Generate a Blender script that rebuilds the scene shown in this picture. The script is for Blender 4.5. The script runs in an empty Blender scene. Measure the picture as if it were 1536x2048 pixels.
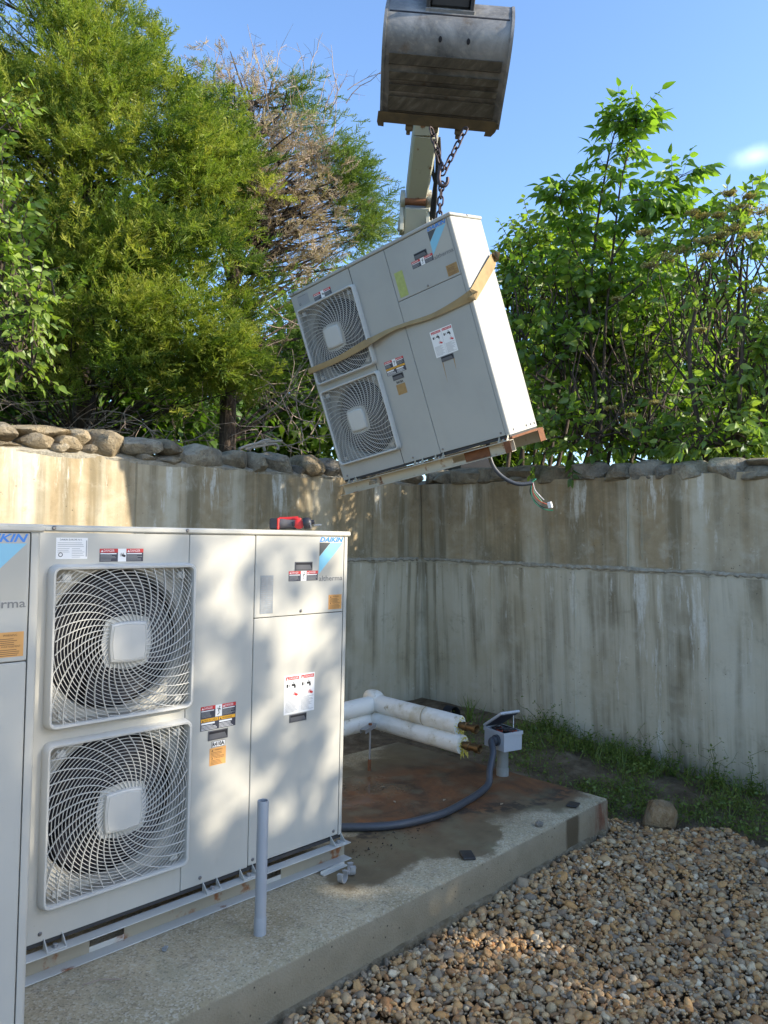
import bpy, bmesh, math, random
import numpy as np
from mathutils import Vector, Matrix, noise as mnoise
random.seed(7); RNG = np.random.default_rng(11)
S = bpy.context.scene
COL = S.collection
R_ = math.radians

# ------------------------------------------------------------------ camera
CAM_P = np.array([-2.4615, -2.6487, 1.4047])
FPX = 1530.22
def _rot(yaw, pitch, roll):
    f = np.array([math.sin(yaw)*math.cos(pitch), math.cos(yaw)*math.cos(pitch), math.sin(pitch)])
    r = np.array([math.cos(yaw), -math.sin(yaw), 0.0]); u = np.cross(r, f)
    return np.array([math.cos(roll)*r+math.sin(roll)*u, -math.sin(roll)*r+math.cos(roll)*u, f])
CM = _rot(.7937, .0285, .0203)
cam_d = bpy.data.cameras.new('camera'); cam = bpy.data.objects.new('camera', cam_d); COL.objects.link(cam)
cam_d.sensor_fit = 'VERTICAL'; cam_d.sensor_height = 36; cam_d.sensor_width = 27
cam_d.lens = 36*FPX/2048; cam_d.clip_start = .05; cam_d.clip_end = 2000
mw = Matrix.Identity(4)
for i in range(3):
    mw[i][0] = CM[0][i]; mw[i][1] = CM[1][i]; mw[i][2] = -CM[2][i]; mw[i][3] = CAM_P[i]
cam.matrix_world = mw
S.camera = cam
def ray(x, y): return np.array([(x-768)/FPX, -(y-1024)/FPX, 1.0]) @ CM
def at(x, y, d): return CAM_P + ray(x, y)*d
def hit(x, y, ax, v):
    d = ray(x, y); return CAM_P + d*((v-CAM_P[ax])/d[ax])
def topx(P):
    c = (np.atleast_2d(P)-CAM_P) @ CM.T
    return np.stack([768+FPX*c[:, 0]/c[:, 2], 1024-FPX*c[:, 1]/c[:, 2], c[:, 2]], 1)

# ------------------------------------------------------------------ light
SUN_AZ, SUN_EL = 33.5, 24.5      # azimuth measured from -Y towards +X
_a, _e = R_(SUN_AZ), R_(SUN_EL)
SUN = np.array([math.sin(_a)*math.cos(_e), -math.cos(_a)*math.cos(_e), math.sin(_e)])
W = bpy.data.worlds.new('World'); S.world = W; W.use_nodes = True
wn = W.node_tree.nodes; wl = W.node_tree.links
wn.clear()
w_out = wn.new('ShaderNodeOutputWorld'); w_bg = wn.new('ShaderNodeBackground'); w_sky = wn.new('ShaderNodeTexSky')
w_sky.sky_type = 'NISHITA'; w_sky.sun_disc = False; w_sky.sun_elevation = R_(SUN_EL)
w_sky.sun_rotation = math.atan2(SUN[0], SUN[1])
w_sky.air_density = .95; w_sky.dust_density = 1.0; w_sky.ozone_density = 4.2; w_sky.altitude = 100
w_bg.inputs['Strength'].default_value = .15
# one thin wisp of cloud, placed by sky direction
tc = wn.new('ShaderNodeTexCoord')
cd = ray(1512, 312); cd /= np.linalg.norm(cd)
dirn = wn.new('ShaderNodeVectorMath'); dirn.operation = 'SUBTRACT'; dirn.inputs[1].default_value = cd.tolist(); wl.new(tc.outputs['Generated'], dirn.inputs[0])
cn = wn.new('ShaderNodeTexNoise'); cn.inputs['Scale'].default_value = 16; cn.inputs['Detail'].default_value = 6; wl.new(tc.outputs['Generated'], cn.inputs['Vector'])
sc = wn.new('ShaderNodeVectorMath'); sc.operation = 'MULTIPLY'; sc.inputs[1].default_value = (38, 38, 100); wl.new(dirn.outputs[0], sc.inputs[0])
ln = wn.new('ShaderNodeVectorMath'); ln.operation = 'LENGTH'; wl.new(sc.outputs[0], ln.inputs[0])
ad = wn.new('ShaderNodeMath'); ad.operation = 'MULTIPLY_ADD'; ad.inputs[1].default_value = 2.2; wl.new(cn.outputs['Fac'], ad.inputs[0]); wl.new(ln.outputs['Value'], ad.inputs[2])
mr = wn.new('ShaderNodeMapRange'); mr.inputs[1].default_value = .6; mr.inputs[2].default_value = 2.4; mr.inputs[3].default_value = .40; mr.inputs[4].default_value = 0; mr.interpolation_type = 'SMOOTHSTEP'
wl.new(ad.outputs[0], mr.inputs[0])
wm = wn.new('ShaderNodeMixRGB'); wm.inputs['Color2'].default_value = (5.2, 6.2, 7.4, 1)
wl.new(mr.outputs[0], wm.inputs['Fac']); wl.new(w_sky.outputs['Color'], wm.inputs['Color1'])
wl.new(wm.outputs[0], w_bg.inputs['Color']); wl.new(w_bg.outputs[0], w_out.inputs[0])
sd = bpy.data.lights.new('sun', 'SUN'); sd.energy = 3.2; sd.angle = R_(.6); sd.color = (1, .9, .74)
sun = bpy.data.objects.new('sun', sd); COL.objects.link(sun)
sun.rotation_euler = Vector(SUN.tolist()).to_track_quat('Z', 'Y').to_euler()
S.view_settings.view_transform = 'Standard'; S.view_settings.look = 'None'; S.view_settings.gamma = 1
S.view_settings.use_curve_mapping = False; S.view_settings.exposure = 1.46
S.render.engine = 'CYCLES'
S.render.resolution_x, S.render.resolution_y = 768, 1024

# ------------------------------------------------------------------ node helpers
class G:
    def __init__(s, name):
        s.mat = bpy.data.materials.new(name); s.mat.use_nodes = True
        s.t = s.mat.node_tree; s.n = s.t.nodes; s.l = s.t.links
        s.b = s.n['Principled BSDF']; s.out = s.n['Material Output']; s.tc = s.n.new('ShaderNodeTexCoord')
    def put(s, v, i):
        if hasattr(v, 'links') or hasattr(v, 'is_output'): s.l.new(v, i)
        elif isinstance(v, (tuple, list)) and i.type == 'RGBA': i.default_value = tuple(v)+(1,) if len(v) == 3 else v
        else: i.default_value = v
    def vec(s, scale=(1, 1, 1), loc=(0, 0, 0), src='Object', rot=(0, 0, 0)):
        m = s.n.new('ShaderNodeMapping'); s.l.new(s.tc.outputs[src], m.inputs[0]); m.inputs['Scale'].default_value = scale; m.inputs['Location'].default_value = loc; m.inputs['Rotation'].default_value = rot
        return m.outputs[0]
    def noise(s, v, scale, detail=4, rough=.55, dist=0):
        k = s.n.new('ShaderNodeTexNoise'); s.l.new(v, k.inputs['Vector']); k.inputs['Scale'].default_value = scale; k.inputs['Detail'].default_value = detail; k.inputs['Roughness'].default_value = rough; k.inputs['Distortion'].default_value = dist
        return k.outputs['Fac']
    def vor(s, v, scale, feat='F1'):
        k = s.n.new('ShaderNodeTexVoronoi'); s.l.new(v, k.inputs['Vector']); k.inputs['Scale'].default_value = scale; k.feature = feat
        return k.outputs['Distance'], k.outputs['Color']
    def math(s, op, a, b=0.0, c=None):
        k = s.n.new('ShaderNodeMath'); k.operation = op; s.put(a, k.inputs[0]); s.put(b, k.inputs[1])
        if c is not None: s.put(c, k.inputs[2])
        return k.outputs[0]
    def rng(s, v, a, b, c=0.0, d=1.0, smooth=True):
        k = s.n.new('ShaderNodeMapRange'); s.put(v, k.inputs[0]); k.inputs[1].default_value = a; k.inputs[2].default_value = b; k.inputs[3].default_value = c; k.inputs[4].default_value = d
        if smooth: k.interpolation_type = 'SMOOTHSTEP'
        return k.outputs[0]
    def mix(s, f, a, b, mode='MIX'):
        k = s.n.new('ShaderNodeMixRGB'); k.blend_type = mode; s.put(f, k.inputs['Fac']); s.put(a, k.inputs['Color1']); s.put(b, k.inputs['Color2'])
        return k.outputs[0]
    def ramp(s, f, stops, interp='LINEAR'):
        k = s.n.new('ShaderNodeValToRGB'); s.put(f, k.inputs[0]); e = k.color_ramp.elements; k.color_ramp.interpolation = interp
        while len(e) < len(stops): e.new(.5)
        for q, (pos, c) in zip(e, stops): q.position = pos; q.color = tuple(c)+(1,)
        return k.outputs[0]
    def sep(s, v):
        k = s.n.new('ShaderNodeSeparateXYZ'); s.l.new(v, k.inputs[0]); return k.outputs
    def comb(s, x, y, z):
        k = s.n.new('ShaderNodeCombineXYZ')
        for i, q in enumerate((x, y, z)): s.put(q, k.inputs[i])
        return k.outputs[0]
    def bump(s, h, strength=.3, dist=.01):
        k = s.n.new('ShaderNodeBump'); s.put(h, k.inputs['Height']); k.inputs['Strength'].default_value = strength; k.inputs['Distance'].default_value = dist
        s.l.new(k.outputs[0], s.b.inputs['Normal']); return k.outputs[0]
    def attr(s, name, typ='GEOMETRY'):
        k = s.n.new('ShaderNodeAttribute'); k.attribute_name = name; k.attribute_type = typ; return k.outputs['Fac']
    def rnd(s):
        return s.n.new('ShaderNodeObjectInfo').outputs['Random']
    def fin(s, col, rough=.5, metal=0.0, spec=.5):
        s.put(col, s.b.inputs['Base Color']); s.put(rough, s.b.inputs['Roughness']); s.put(metal, s.b.inputs['Metallic']); s.b.inputs['Specular IOR Level'].default_value = spec
        return s.m
M = {}
def fin(g, col, rough=.5, metal=0.0, spec=.5):
    g.put(col, g.b.inputs['Base Color']); g.put(rough, g.b.inputs['Roughness']); g.put(metal, g.b.inputs['Metallic']); g.b.inputs['Specular IOR Level'].default_value = spec
    M[g.mat.name] = g.mat
    return g.mat

def simple(name, col, rough=.5, metal=0.0, var=.12, scale=9, bump=0.0, bscale=60, spec=.5):
    g = G(name); v = g.vec(); n = g.noise(v, scale, 5)
    c = g.mix(n, tuple(x*(1-var) for x in col), tuple(min(1, x*(1+var)) for x in col))
    if bump: g.bump(g.noise(v, bscale, 5), bump, .004)
    return fin(g, c, rough, metal, spec)
# ------------------------------------------------------------------ materials
def mat_paint(name, col, rust=0.0, rough=.42):
    g = G(name); v = g.vec()
    n = g.noise(v, 3, 5); d = g.noise(g.vec((9, 9, 1.2)), 2.2, 5, .6)
    c = g.mix(g.rng(n, .35, .7), col, tuple(x*.93 for x in col))
    c = g.mix(g.rng(d, .52, .8, 0, .22), c, (.36, .33, .26))
    sp = g.noise(v, 90, 2); c = g.mix(g.rng(sp, .70, .76, 0, .35), c, (.3, .27, .2))
    if rust: c = g.mix(g.rng(g.noise(v, 7, 6, .65), .62-rust*.3, .72-rust*.3), c, g.mix(g.noise(v, 30, 4), (.13, .05, .02), (.27, .1, .03)))
    g.bump(g.noise(v, 260, 2), .05, .001)
    return fin(g, c, g.rng(n, .3, .7, rough-.06, rough+.1), 0, .4)
mat_paint('cream_paint', (.465, .45, .395))
mat_paint('faded_paint', (.375, .37, .33), rough=.55)
mat_paint('rail_paint', (.47, .47, .43), .05)
mat_paint('rail_web', (.30, .27, .20), .22, .6)  # beige dirt on the recessed web, its shade also mixed into the colour
mat_paint('rusty_paint', (.50, .45, .34), .12, .6)
mat_paint('grille_plastic', (.52, .51, .465))
mat_paint('boom_paint', (.47, .46, .37), .10, .5)
simple('rust', (.17, .065, .025), .85, 0, .5, 30, .3)
simple('seam_dark', (.03, .03, .03), .7)
simple('inner_dark', (.010, .010, .013), .75)
simple('fan_black', (.02, .02, .026), .5)
simple('coil_metal', (.22, .22, .21), .6, .3, .2, 40)
simple('handle_grey', (.10, .10, .105), .55, 0, .15, 30)
simple('screw_steel', (.22, .21, .2), .45, .8)
simple('black_rubber', (.02, .02, .022), .6, 0, .2, 30)
simple('ink_black', (.02, .02, .02), .6, 0, .05)
simple('ink_red', (.55, .03, .03), .5, 0, .08)
simple('ink_white', (.78, .77, .74), .5, 0, .05)
simple('ink_navy', (.035, .038, .055), .5, 0, .1)
simple('ink_amber', (.75, .38, .03), .5, 0, .08)
simple('ink_orange', (.62, .31, .09), .55, 0, .15, 20)
simple('ink_orange_aged', (.33, .20, .07), .65, 0, .3, 40)
simple('ink_brown', (.16, .08, .03), .6, 0, .1)
simple('ink_grey', (.30, .30, .29), .5, 0, .08)
simple('letter_grey', (.17, .17, .165), .5)
simple('ink_steel', (.30, .33, .36), .35, .5, .25, 60)
simple('ink_olive', (.36, .40, .12), .65, 0, .35, 40)
simple('brand_blue', (.01, .19, .60), .4, 0, .05)
simple('brand_cyan', (.20, .48, .62), .4, 0, .05)
simple('brand_black', (.05, .055, .06), .45, 0, .1)
simple('brand_beige', (.41, .39, .33), .45, 0, .05)
g = G('white_pipe'); v = g.vec(); c = g.mix(g.rng(g.noise(v, 6, 7, .7), .48, .7, 0, .75), (.66, .645, .58), (.42, .36, .22)); c = g.mix(g.rng(g.noise(v, 24, 5, .7), .62, .7, 0, .7), c, (.25, .2, .11)); c = g.mix(g.rng(g.noise(g.vec((1, 1, 5)), 3, 5), .55, .7, 0, .5), c, (.5, .48, .41)); g.bump(g.noise(v, 30, 5), .2, .006); fin(g, c, .5)
simple('pipe_dirt', (.35, .31, .22), .8, 0, .3, 20)
simple('yellow_foam', (.55, .46, .08), .9, 0, .4, 50, .6)
simple('copper', (.13, .08, .035), .5, .85, .3, 30)
simple('zinc', (.35, .35, .35), .42, .7, .2, 20)
simple('grey_pvc', (.33, .345, .36), .45, 0, .12, 8)
simple('post_grey', (.22, .23, .21), .6, 0, .25, 12)
simple('box_grey', (.42, .44, .46), .45, 0, .08)
simple('conduit_grey', (.05, .055, .064), .45, 0, .15, 20)
simple('chain_steel', (.06, .045, .045), .5, .6, .4, 60)
simple('red_plastic', (.58, .025, .02), .4, 0, .08)
simple('tool_grey', (.10, .09, .09), .6, 0, .1)
simple('tool_black', (.02, .02, .025), .5)
simple('shim_black', (.03, .028, .026), .6, 0, .4, 30, .3)
simple('wire_green', (.02, .22, .12), .5); simple('wire_red', (.45, .08, .04), .5); simple('wire_black', (.03, .03, .03), .5); simple('wire_white', (.7, .7, .7), .5)
simple('cord_grey', (.30, .27, .22), .8, 0, .3, 40)
simple('glass_dark', (.03, .04, .05), .1)
simple('machine_dark', (.05, .05, .05), .6, .2)
simple('dead_twig', (.30, .235, .185), .9, 0, .3, 30)

g = G('webbing'); v = g.vec()
c = g.mix(g.noise(v, 14, 5), (.25, .165, .07), (.40, .28, .125)); c = g.mix(g.rng(g.noise(v, 5, 5), .5, .75), c, (.22, .15, .07))
g.bump(g.noise(g.vec((1, 1, 1)), 400, 2), .4, .002); fin(g, c, .85)
g = G('bucket_steel'); v = g.vec()
n = g.noise(v, 4, 7, .62, .6); n2 = g.noise(g.vec((2, 14, 14)), 3, 5)
c = g.ramp(n, [(.3, (.095, .092, .085)), (.5, (.19, .188, .18)), (.68, (.33, .32, .30))])
c = g.mix(g.rng(n2, .5, .7, 0, .5), c, (.30, .28, .24)); c = g.mix(g.rng(g.noise(v, 9, 6), .58, .7, 0, .5), c, (.12, .075, .035))
g.bump(g.noise(v, 40, 6), .3, .006); fin(g, c, g.rng(n, .3, .7, .66, .45), .15)
g = G('lip_steel'); v = g.vec()
c = g.ramp(g.noise(v, 8, 6), [(.3, (.05, .04, .025)), (.7, (.15, .105, .05))]); g.bump(g.noise(v, 50, 5), .4, .006); fin(g, c, .7, .2)
g = G('rib_steel_shaded'); v = g.vec(); c = g.ramp(g.noise(g.vec((4, 1, 1)), 7, 7, .65), [(.3, (.045, .038, .028)), (.55, (.10, .085, .062)), (.75, (.20, .185, .155))]); g.bump(g.noise(v, 45, 5), .35, .006); fin(g, c, .65, .15)  # ribs darker than the back sheet: underside shade put into the steel colour
g = G('bark'); v = g.vec((1, 1, .18))
n = g.noise(v, 26, 7, .65, .4); c = g.ramp(n, [(.3, (.025, .019, .014)), (.55, (.085, .062, .045)), (.75, (.19, .15, .115))]); g.bump(n, .9, .03); fin(g, c, .95)

# concrete retaining wall
def wall_mat():
    g = G('wall_concrete'); x, y, z = g.sep(g.tc.outputs['Object'])
    al = g.math('ADD', x, g.math('MULTIPLY', y, 1.0))
    up = g.rng(z, 1.14, 1.20)
    zz = g.math('ADD', z, g.math('MULTIPLY', up, 7.0))
    def st(ka, kz, off=0.0, det=5, ro=.6):
        return g.noise(g.comb(g.math('MULTIPLY_ADD', al, ka, off), off*3.1, g.math('MULTIPLY', zz, kz)), 1, det, ro)
    P = g.comb(al, 0.0, zz)
    mott = g.noise(P, 5, 8, .68, .3); big = g.noise(P, 1.4, 4); fine = g.noise(P, 46, 6, .75)
    base = g.ramp(big, [(.3, (.37, .315, .215)), (.5, (.455, .41, .315)), (.7, (.52, .48, .385))])
    brown = g.ramp(g.noise(P, 2.6, 7, .7, .5), [(.3, (.20, .15, .085)), (.52, (.32, .25, .155)), (.72, (.43, .375, .28))])
    c = g.mix(g.math('MULTIPLY', up, g.rng(st(2.2, .25, 4.0), .32, .58, .35, .95)), base, brown)
    c = g.mix(g.rng(g.noise(g.comb(al, 5.0, zz), 7, 7, .7), .56, .72, 0, .5), c, g.mix(up, (.34, .30, .22), (.36, .22, .08)))
    dk = st(5.0, .22, 9.0); c = g.mix(g.math('MULTIPLY', g.rng(dk, .47, .62, 0, .85), g.rng(g.noise(g.comb(al, 2.0, g.math('MULTIPLY', zz, .8)), 1.6, 5), .34, .58, .15, 1)), c, (.155, .13, .082)); dk3 = st(9.5, .30, 3.3, 6, .65); c = g.mix(g.math('MULTIPLY', g.math('MULTIPLY', g.rng(dk3, .5, .64, 0, .75), g.rng(g.noise(g.comb(al, 9.0, g.math('MULTIPLY', zz, .6)), 1.9, 4), .42, .62)), g.rng(fine, .25, .5, .4, 1)), c, (.165, .14, .09))
    dk2 = st(13, .3, 17.0); c = g.mix(g.math('MULTIPLY', g.rng(dk2, .52, .68, 0, .6), g.rng(g.noise(P, 1.7, 3), .4, .6)), c, (.19, .16, .105))
    pale = st(4.2, .16, 2.0); c = g.mix(g.math('MULTIPLY', g.rng(pale, .46, .68, 0, .75), g.rng(g.noise(P, 2.3, 6, .7), .3, .62, .35, 1)), c, (.54, .51, .42))
    ws = g.math('ADD', st(9, 1.1, 31.0, 8, .72), g.math('MULTIPLY', g.math('SUBTRACT', g.noise(g.comb(al, 3.0, 0.0), 1.3, 3), .5), .35))
    ztop = g.math('ADD', g.rng(z, 1.25, 1.8, .12, 1.0), g.math('MULTIPLY', g.rng(z, .4, 1.12, 0, .8), g.math('SUBTRACT', 1.0, up)))
    wsm = g.rng(g.math('ADD', ws, g.math('MULTIPLY', ztop, .07)), .60, .70, 0, .85)
    wsm = g.math('MULTIPLY', wsm, g.rng(fine, .3, .55, .35, 1))
    c = g.mix(wsm, c, (.60, .59, .54))
    c = g.mix(g.rng(mott, .5, .72, 0, .45), c, (.49, .46, .39)); c = g.mix(g.rng(mott, .28, .44, .55, 0), c, (.19, .165, .12))
    c = g.mix(g.math('MULTIPLY', g.rng(g.math('SUBTRACT', z, g.math('MULTIPLY', g.noise(P, 9, 5), .1)), 1.06, 1.17), g.math('SUBTRACT', 1.0, up)), c, g.mix(.45, c, (.2, .18, .14)))
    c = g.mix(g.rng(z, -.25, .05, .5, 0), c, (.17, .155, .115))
    c = g.mix(g.rng(fine, .58, .75, 0, .3), c, (.47, .45, .41)); c = g.mix(g.rng(fine, .25, .4, .3, 0), c, (.13, .12, .1))
    c = g.mix(g.math('MULTIPLY', g.rng(g.noise(P, 11, 8, .75), .58, .66, 0, .55), g.rng(g.noise(P, 1.1, 2), .45, .6)), c, (.60, .57, .49)); d, _ = g.vor(P, 23); pit = g.rng(d, .06, .11, 1, 0); pit = g.math('MULTIPLY', pit, g.rng(g.noise(P, 3.3, 2), .5, .6))
    c = g.mix(g.math('MULTIPLY', pit, .85), c, (.05, .045, .04))
    c = g.mix(1, c, (1.14, 1.115, 1.04), 'MULTIPLY')
    h = g.math('SUBTRACT', g.math('ADD', g.math('MULTIPLY', mott, .7), g.math('MULTIPLY', fine, .25)), pit)
    g.bump(h, .45, .012); fin(g, c, .92, 0, .25)
wall_mat()
g = G('joint_rough'); v = g.vec()
c = g.ramp(g.noise(v, 22, 6, .7), [(.3, (.24, .215, .16)), (.55, (.37, .34, .27)), (.75, (.5, .47, .39))]); g.bump(g.noise(v, 70, 5), .8, .01); fin(g, c, .95, 0, .2)
# field stones
def stone_mat(name, a, b, c3):
    g = G(name); v = g.vec(); r = g.rnd()
    vv = g.n.new('ShaderNodeVectorMath'); vv.operation = 'ADD'; g.l.new(v, vv.inputs[0]); g.l.new(g.comb(g.math('MULTIPLY', r, 31.0), g.math('MULTIPLY', r, 17.0), 0.0), vv.inputs[1]); v = vv.outputs[0]
    n = g.noise(v, 9, 8, .68, .5); n2 = g.noise(v, 38, 6, .7)
    c = g.ramp(n, [(.28, a), (.5, b), (.74, c3)])
    c = g.mix(g.rng(g.noise(v, 5, 4), .5, .64, 0, .65), c, g.mix(r, (.33, .28, .19), (.20, .19, .17)))
    c = g.mix(g.rng(n2, .6, .72, 0, .5), c, (.42, .41, .37)); c = g.mix(g.rng(n2, .28, .42, .7, 0), c, (.05, .045, .04))
    c = g.mix(1, c, g.ramp(r, [(0, (.62, .62, .64)), (.35, (1, .97, .92)), (.65, (.8, .74, .64)), (1, (1.25, 1.2, 1.1))]), 'MULTIPLY')
    g.bump(g.math('ADD', n, g.math('MULTIPLY', n2, .6)), 1.0, .05); fin(g, c, .92, 0, .25)
stone_mat('field_stone', (.14, .125, .10), (.37, .335, .265), (.58, .54, .45))
stone_mat('tan_stone', (.24, .19, .12), (.43, .36, .25), (.58, .52, .41))
stone_mat('boulder_stone', (.22, .14, .07), (.46, .32, .18), (.62, .50, .35))

# slab
def slab_mat():
    g = G('slab_concrete'); P = g.tc.outputs['Object']; x, y, z = g.sep(P)
    nrm = g.sep(g.n.new('ShaderNodeNewGeometry').outputs['Normal'])[2]
    top = g.rng(nrm, .5, .9)
    w1 = g.math('SUBTRACT', g.noise(P, 3.0, 6, .6), .5); w2 = g.math('SUBTRACT', g.noise(g.vec((1, 1, 1), (5, 2, 9)), 3.0, 6, .6), .5)
    xw = g.math('MULTIPLY_ADD', w1, .55, x); yw = g.math('MULTIPLY_ADD', w2, .55, y)
    def ell(cx, cy, rx, ry, e0=.82, e1=1.06):
        dx = g.math('DIVIDE', g.math('SUBTRACT', xw, cx), rx); dy = g.math('DIVIDE', g.math('SUBTRACT', yw, cy), ry)
        return g.rng(g.math('SQRT', g.math('ADD', g.math('MULTIPLY', dx, dx), g.math('MULTIPLY', dy, dy))), e0, e1, 1, 0)
    fine = g.noise(P, 120, 4, .7); agg, aggc = g.vor(P, 150); med = g.noise(P, 16, 6, .65)
    base = g.ramp(g.noise(P, 2.2, 6), [(.3, (.26, .21, .12)), (.55, (.40, .335, .215)), (.75, (.50, .435, .30))])
    spk = g.sep(aggc)[0]
    c = g.mix(g.rng(spk, .62, .98, 0, .5), base, (.52, .48, .39)); c = g.mix(g.rng(spk, .02, .3, .5, 0), c, (.13, .11, .075))
    c = g.mix(g.rng(med, .52, .74, 0, .55), c, (.17, .155, .12))
    wet = g.math('MAXIMUM', g.math('MAXIMUM', ell(.95, .36, .80, .66), ell(.22, -.06, .50, .30)), ell(.62, -.22, .30, .20))
    wet = g.math('MAXIMUM', wet, ell(.55, .85, .55, .25)); wet = g.math('MAXIMUM', wet, g.math('MAXIMUM', ell(1.42, .0, .36, .46), ell(1.50, .55, .30, .75)))
    rustn = g.noise(P, 3.2, 8, .68, .7)
    rustc = g.ramp(rustn, [(.3, (.035, .022, .013)), (.45, (.105, .05, .022)), (.6, (.19, .075, .026)), (.75, (.27, .13, .05))])
    damp = g.mix(g.noise(P, 7, 6), (.085, .062, .032), (.19, .145, .082))
    rustzone = g.math('MAXIMUM', ell(.95, .34, .80, .56, .6, 1.05), ell(1.55, .2, .3, .7, .5, 1.0))
    wc = g.mix(rustzone, damp, rustc)
    wc = g.mix(g.rng(g.noise(P, 26, 5, .7), .6, .72, 0, .5), wc, (.03, .025, .02))
    crk = g.math('MULTIPLY', g.rng(g.math('ABSOLUTE', g.math('ADD', g.math('MULTIPLY', g.math('SUBTRACT', xw, .85), .30), g.math('SUBTRACT', yw, -.02))), .02, .10, 1, 0), g.rng(g.noise(P, 15, 5), .4, .55))
    wc = g.mix(g.math('MULTIPLY', crk, g.rng(x, .0, .25, 0, .85)), wc, (.025, .02, .016))
    wt = g.math('MULTIPLY', wet, top)
    c = g.mix(g.math('MULTIPLY', wt, .96), c, wc)
    # pale worn arris along the edge, moss tint
    c = g.mix(g.math('MULTIPLY', g.rng(g.noise(P, 4.5, 5), .5, .66, 0, .3), top), c, (.20, .20, .12))
    # front face: wet drip and rust at the corner
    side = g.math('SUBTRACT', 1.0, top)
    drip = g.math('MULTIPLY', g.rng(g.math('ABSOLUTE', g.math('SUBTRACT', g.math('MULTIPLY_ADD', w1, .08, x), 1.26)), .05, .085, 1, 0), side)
    sf = g.mix(g.noise(P, 8, 6), (.16, .13, .082), (.29, .245, .165)); c = g.mix(g.math('MULTIPLY', side, .92), c, sf)  # sides darker than the top: shade on the front face painted in
    c = g.mix(g.rng(g.noise(P, 60, 5, .7), .62, .7, 0, .6), c, (.08, .07, .055))
    pd, _ = g.vor(P, 34); c = g.mix(g.math('MULTIPLY', g.math('MULTIPLY', g.rng(pd, .08, .17, 1, 0), g.rng(g.noise(P, 5, 2), .46, .58)), side), c, (.045, .036, .025))
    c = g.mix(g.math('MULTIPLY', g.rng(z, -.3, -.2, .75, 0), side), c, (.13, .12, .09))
    c = g.mix(g.math('MULTIPLY', drip, .85), c, (.065, .045, .022))
    rc = g.math('MULTIPLY', g.rng(g.math('MULTIPLY_ADD', w2, .35, x), 1.36, 1.60), side); c = g.mix(g.math('MULTIPLY', rc, g.rng(g.noise(g.vec((1, 1, .25)), 13, 6, .7), .36, .6, .05, .9)), c, g.ramp(g.noise(P, 14, 6, .7), [(.35, (.09, .028, .014)), (.6, (.17, .06, .03)), (.75, (.32, .26, .2))]))
    pud = g.math('MULTIPLY', g.math('MULTIPLY', ell(.65, .62, .42, .30, .7, 1.0), top), g.rng(g.noise(P, 4, 3), .36, .5))
    ro = g.math('SUBTRACT', g.math('SUBTRACT', .92, g.math('MULTIPLY', wt, .22)), g.math('MULTIPLY', pud, .58))
    h = g.math('ADD', g.math('MULTIPLY', fine, .5), g.math('MULTIPLY', agg, .6))
    h = g.math('MULTIPLY', h, g.math('SUBTRACT', 1.0, g.math('MULTIPLY', wt, .75)))
    h = g.math('MULTIPLY', h, g.math('SUBTRACT', 1.0, pud))
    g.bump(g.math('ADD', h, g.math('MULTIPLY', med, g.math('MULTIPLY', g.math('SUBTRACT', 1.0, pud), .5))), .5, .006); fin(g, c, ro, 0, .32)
slab_mat()
g = G('footing_rough'); v = g.vec(); c = g.ramp(g.noise(v, 18, 6, .7), [(.3, (.12, .09, .05)), (.55, (.25, .205, .135)), (.75, (.40, .35, .25))]); g.bump(g.noise(v, 60, 6, .7), 1.0, .015); fin(g, c, .97, 0, .15)
g = G('soil'); P = g.vec()
c = g.ramp(g.noise(P, 7, 8, .7), [(.3, (.07, .05, .03)), (.5, (.16, .117, .07)), (.72, (.29, .225, .145))])
c = g.mix(g.rng(g.noise(P, 60, 4), .6, .7, 0, .6), c, (.2, .17, .12)); g.bump(g.noise(P, 40, 7, .7), .9, .03); fin(g, c, .97, 0, .2)
g = G('upper_turf'); P = g.vec(); c = g.ramp(g.noise(P, 4, 7, .7), [(.3, (.02, .025, .01)), (.6, (.05, .07, .02)), (.75, (.12, .10, .05))]); g.bump(g.noise(P, 30, 6), .9, .05); fin(g, c, .97, 0, .2)
g = G('pebble'); a = g.attr('tint', 'INSTANCER'); v = g.vec()
c = g.ramp(a, [(0, (.36, .21, .085)), (.13, (.42, .28, .14)), (.26, (.28, .15, .07)), (.38, (.47, .35, .21)), (.5, (.22, .135, .075)), (.6, (.36, .29, .20)), (.72, (.25, .21, .165)), (.80, (.155, .14, .125)), (.86, (.38, .30, .19)), (.95, (.56, .51, .42)), (1, (.11, .08, .06))])
c = g.mix(1, c, (1.36, 1.2, .95), 'MULTIPLY'); c = g.mix(g.rng(g.noise(v, 1.1, 5, .7), .4, .7, 0, .4), c, g.mix(.6, c, (.14, .10, .06))); c = g.mix(g.rng(g.noise(v, 3.5, 4), .58, .7, 0, .3), c, (.42, .38, .3))
g.bump(g.noise(v, 6, 5), .25, .06); fin(g, c, .68, 0, .35)

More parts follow.
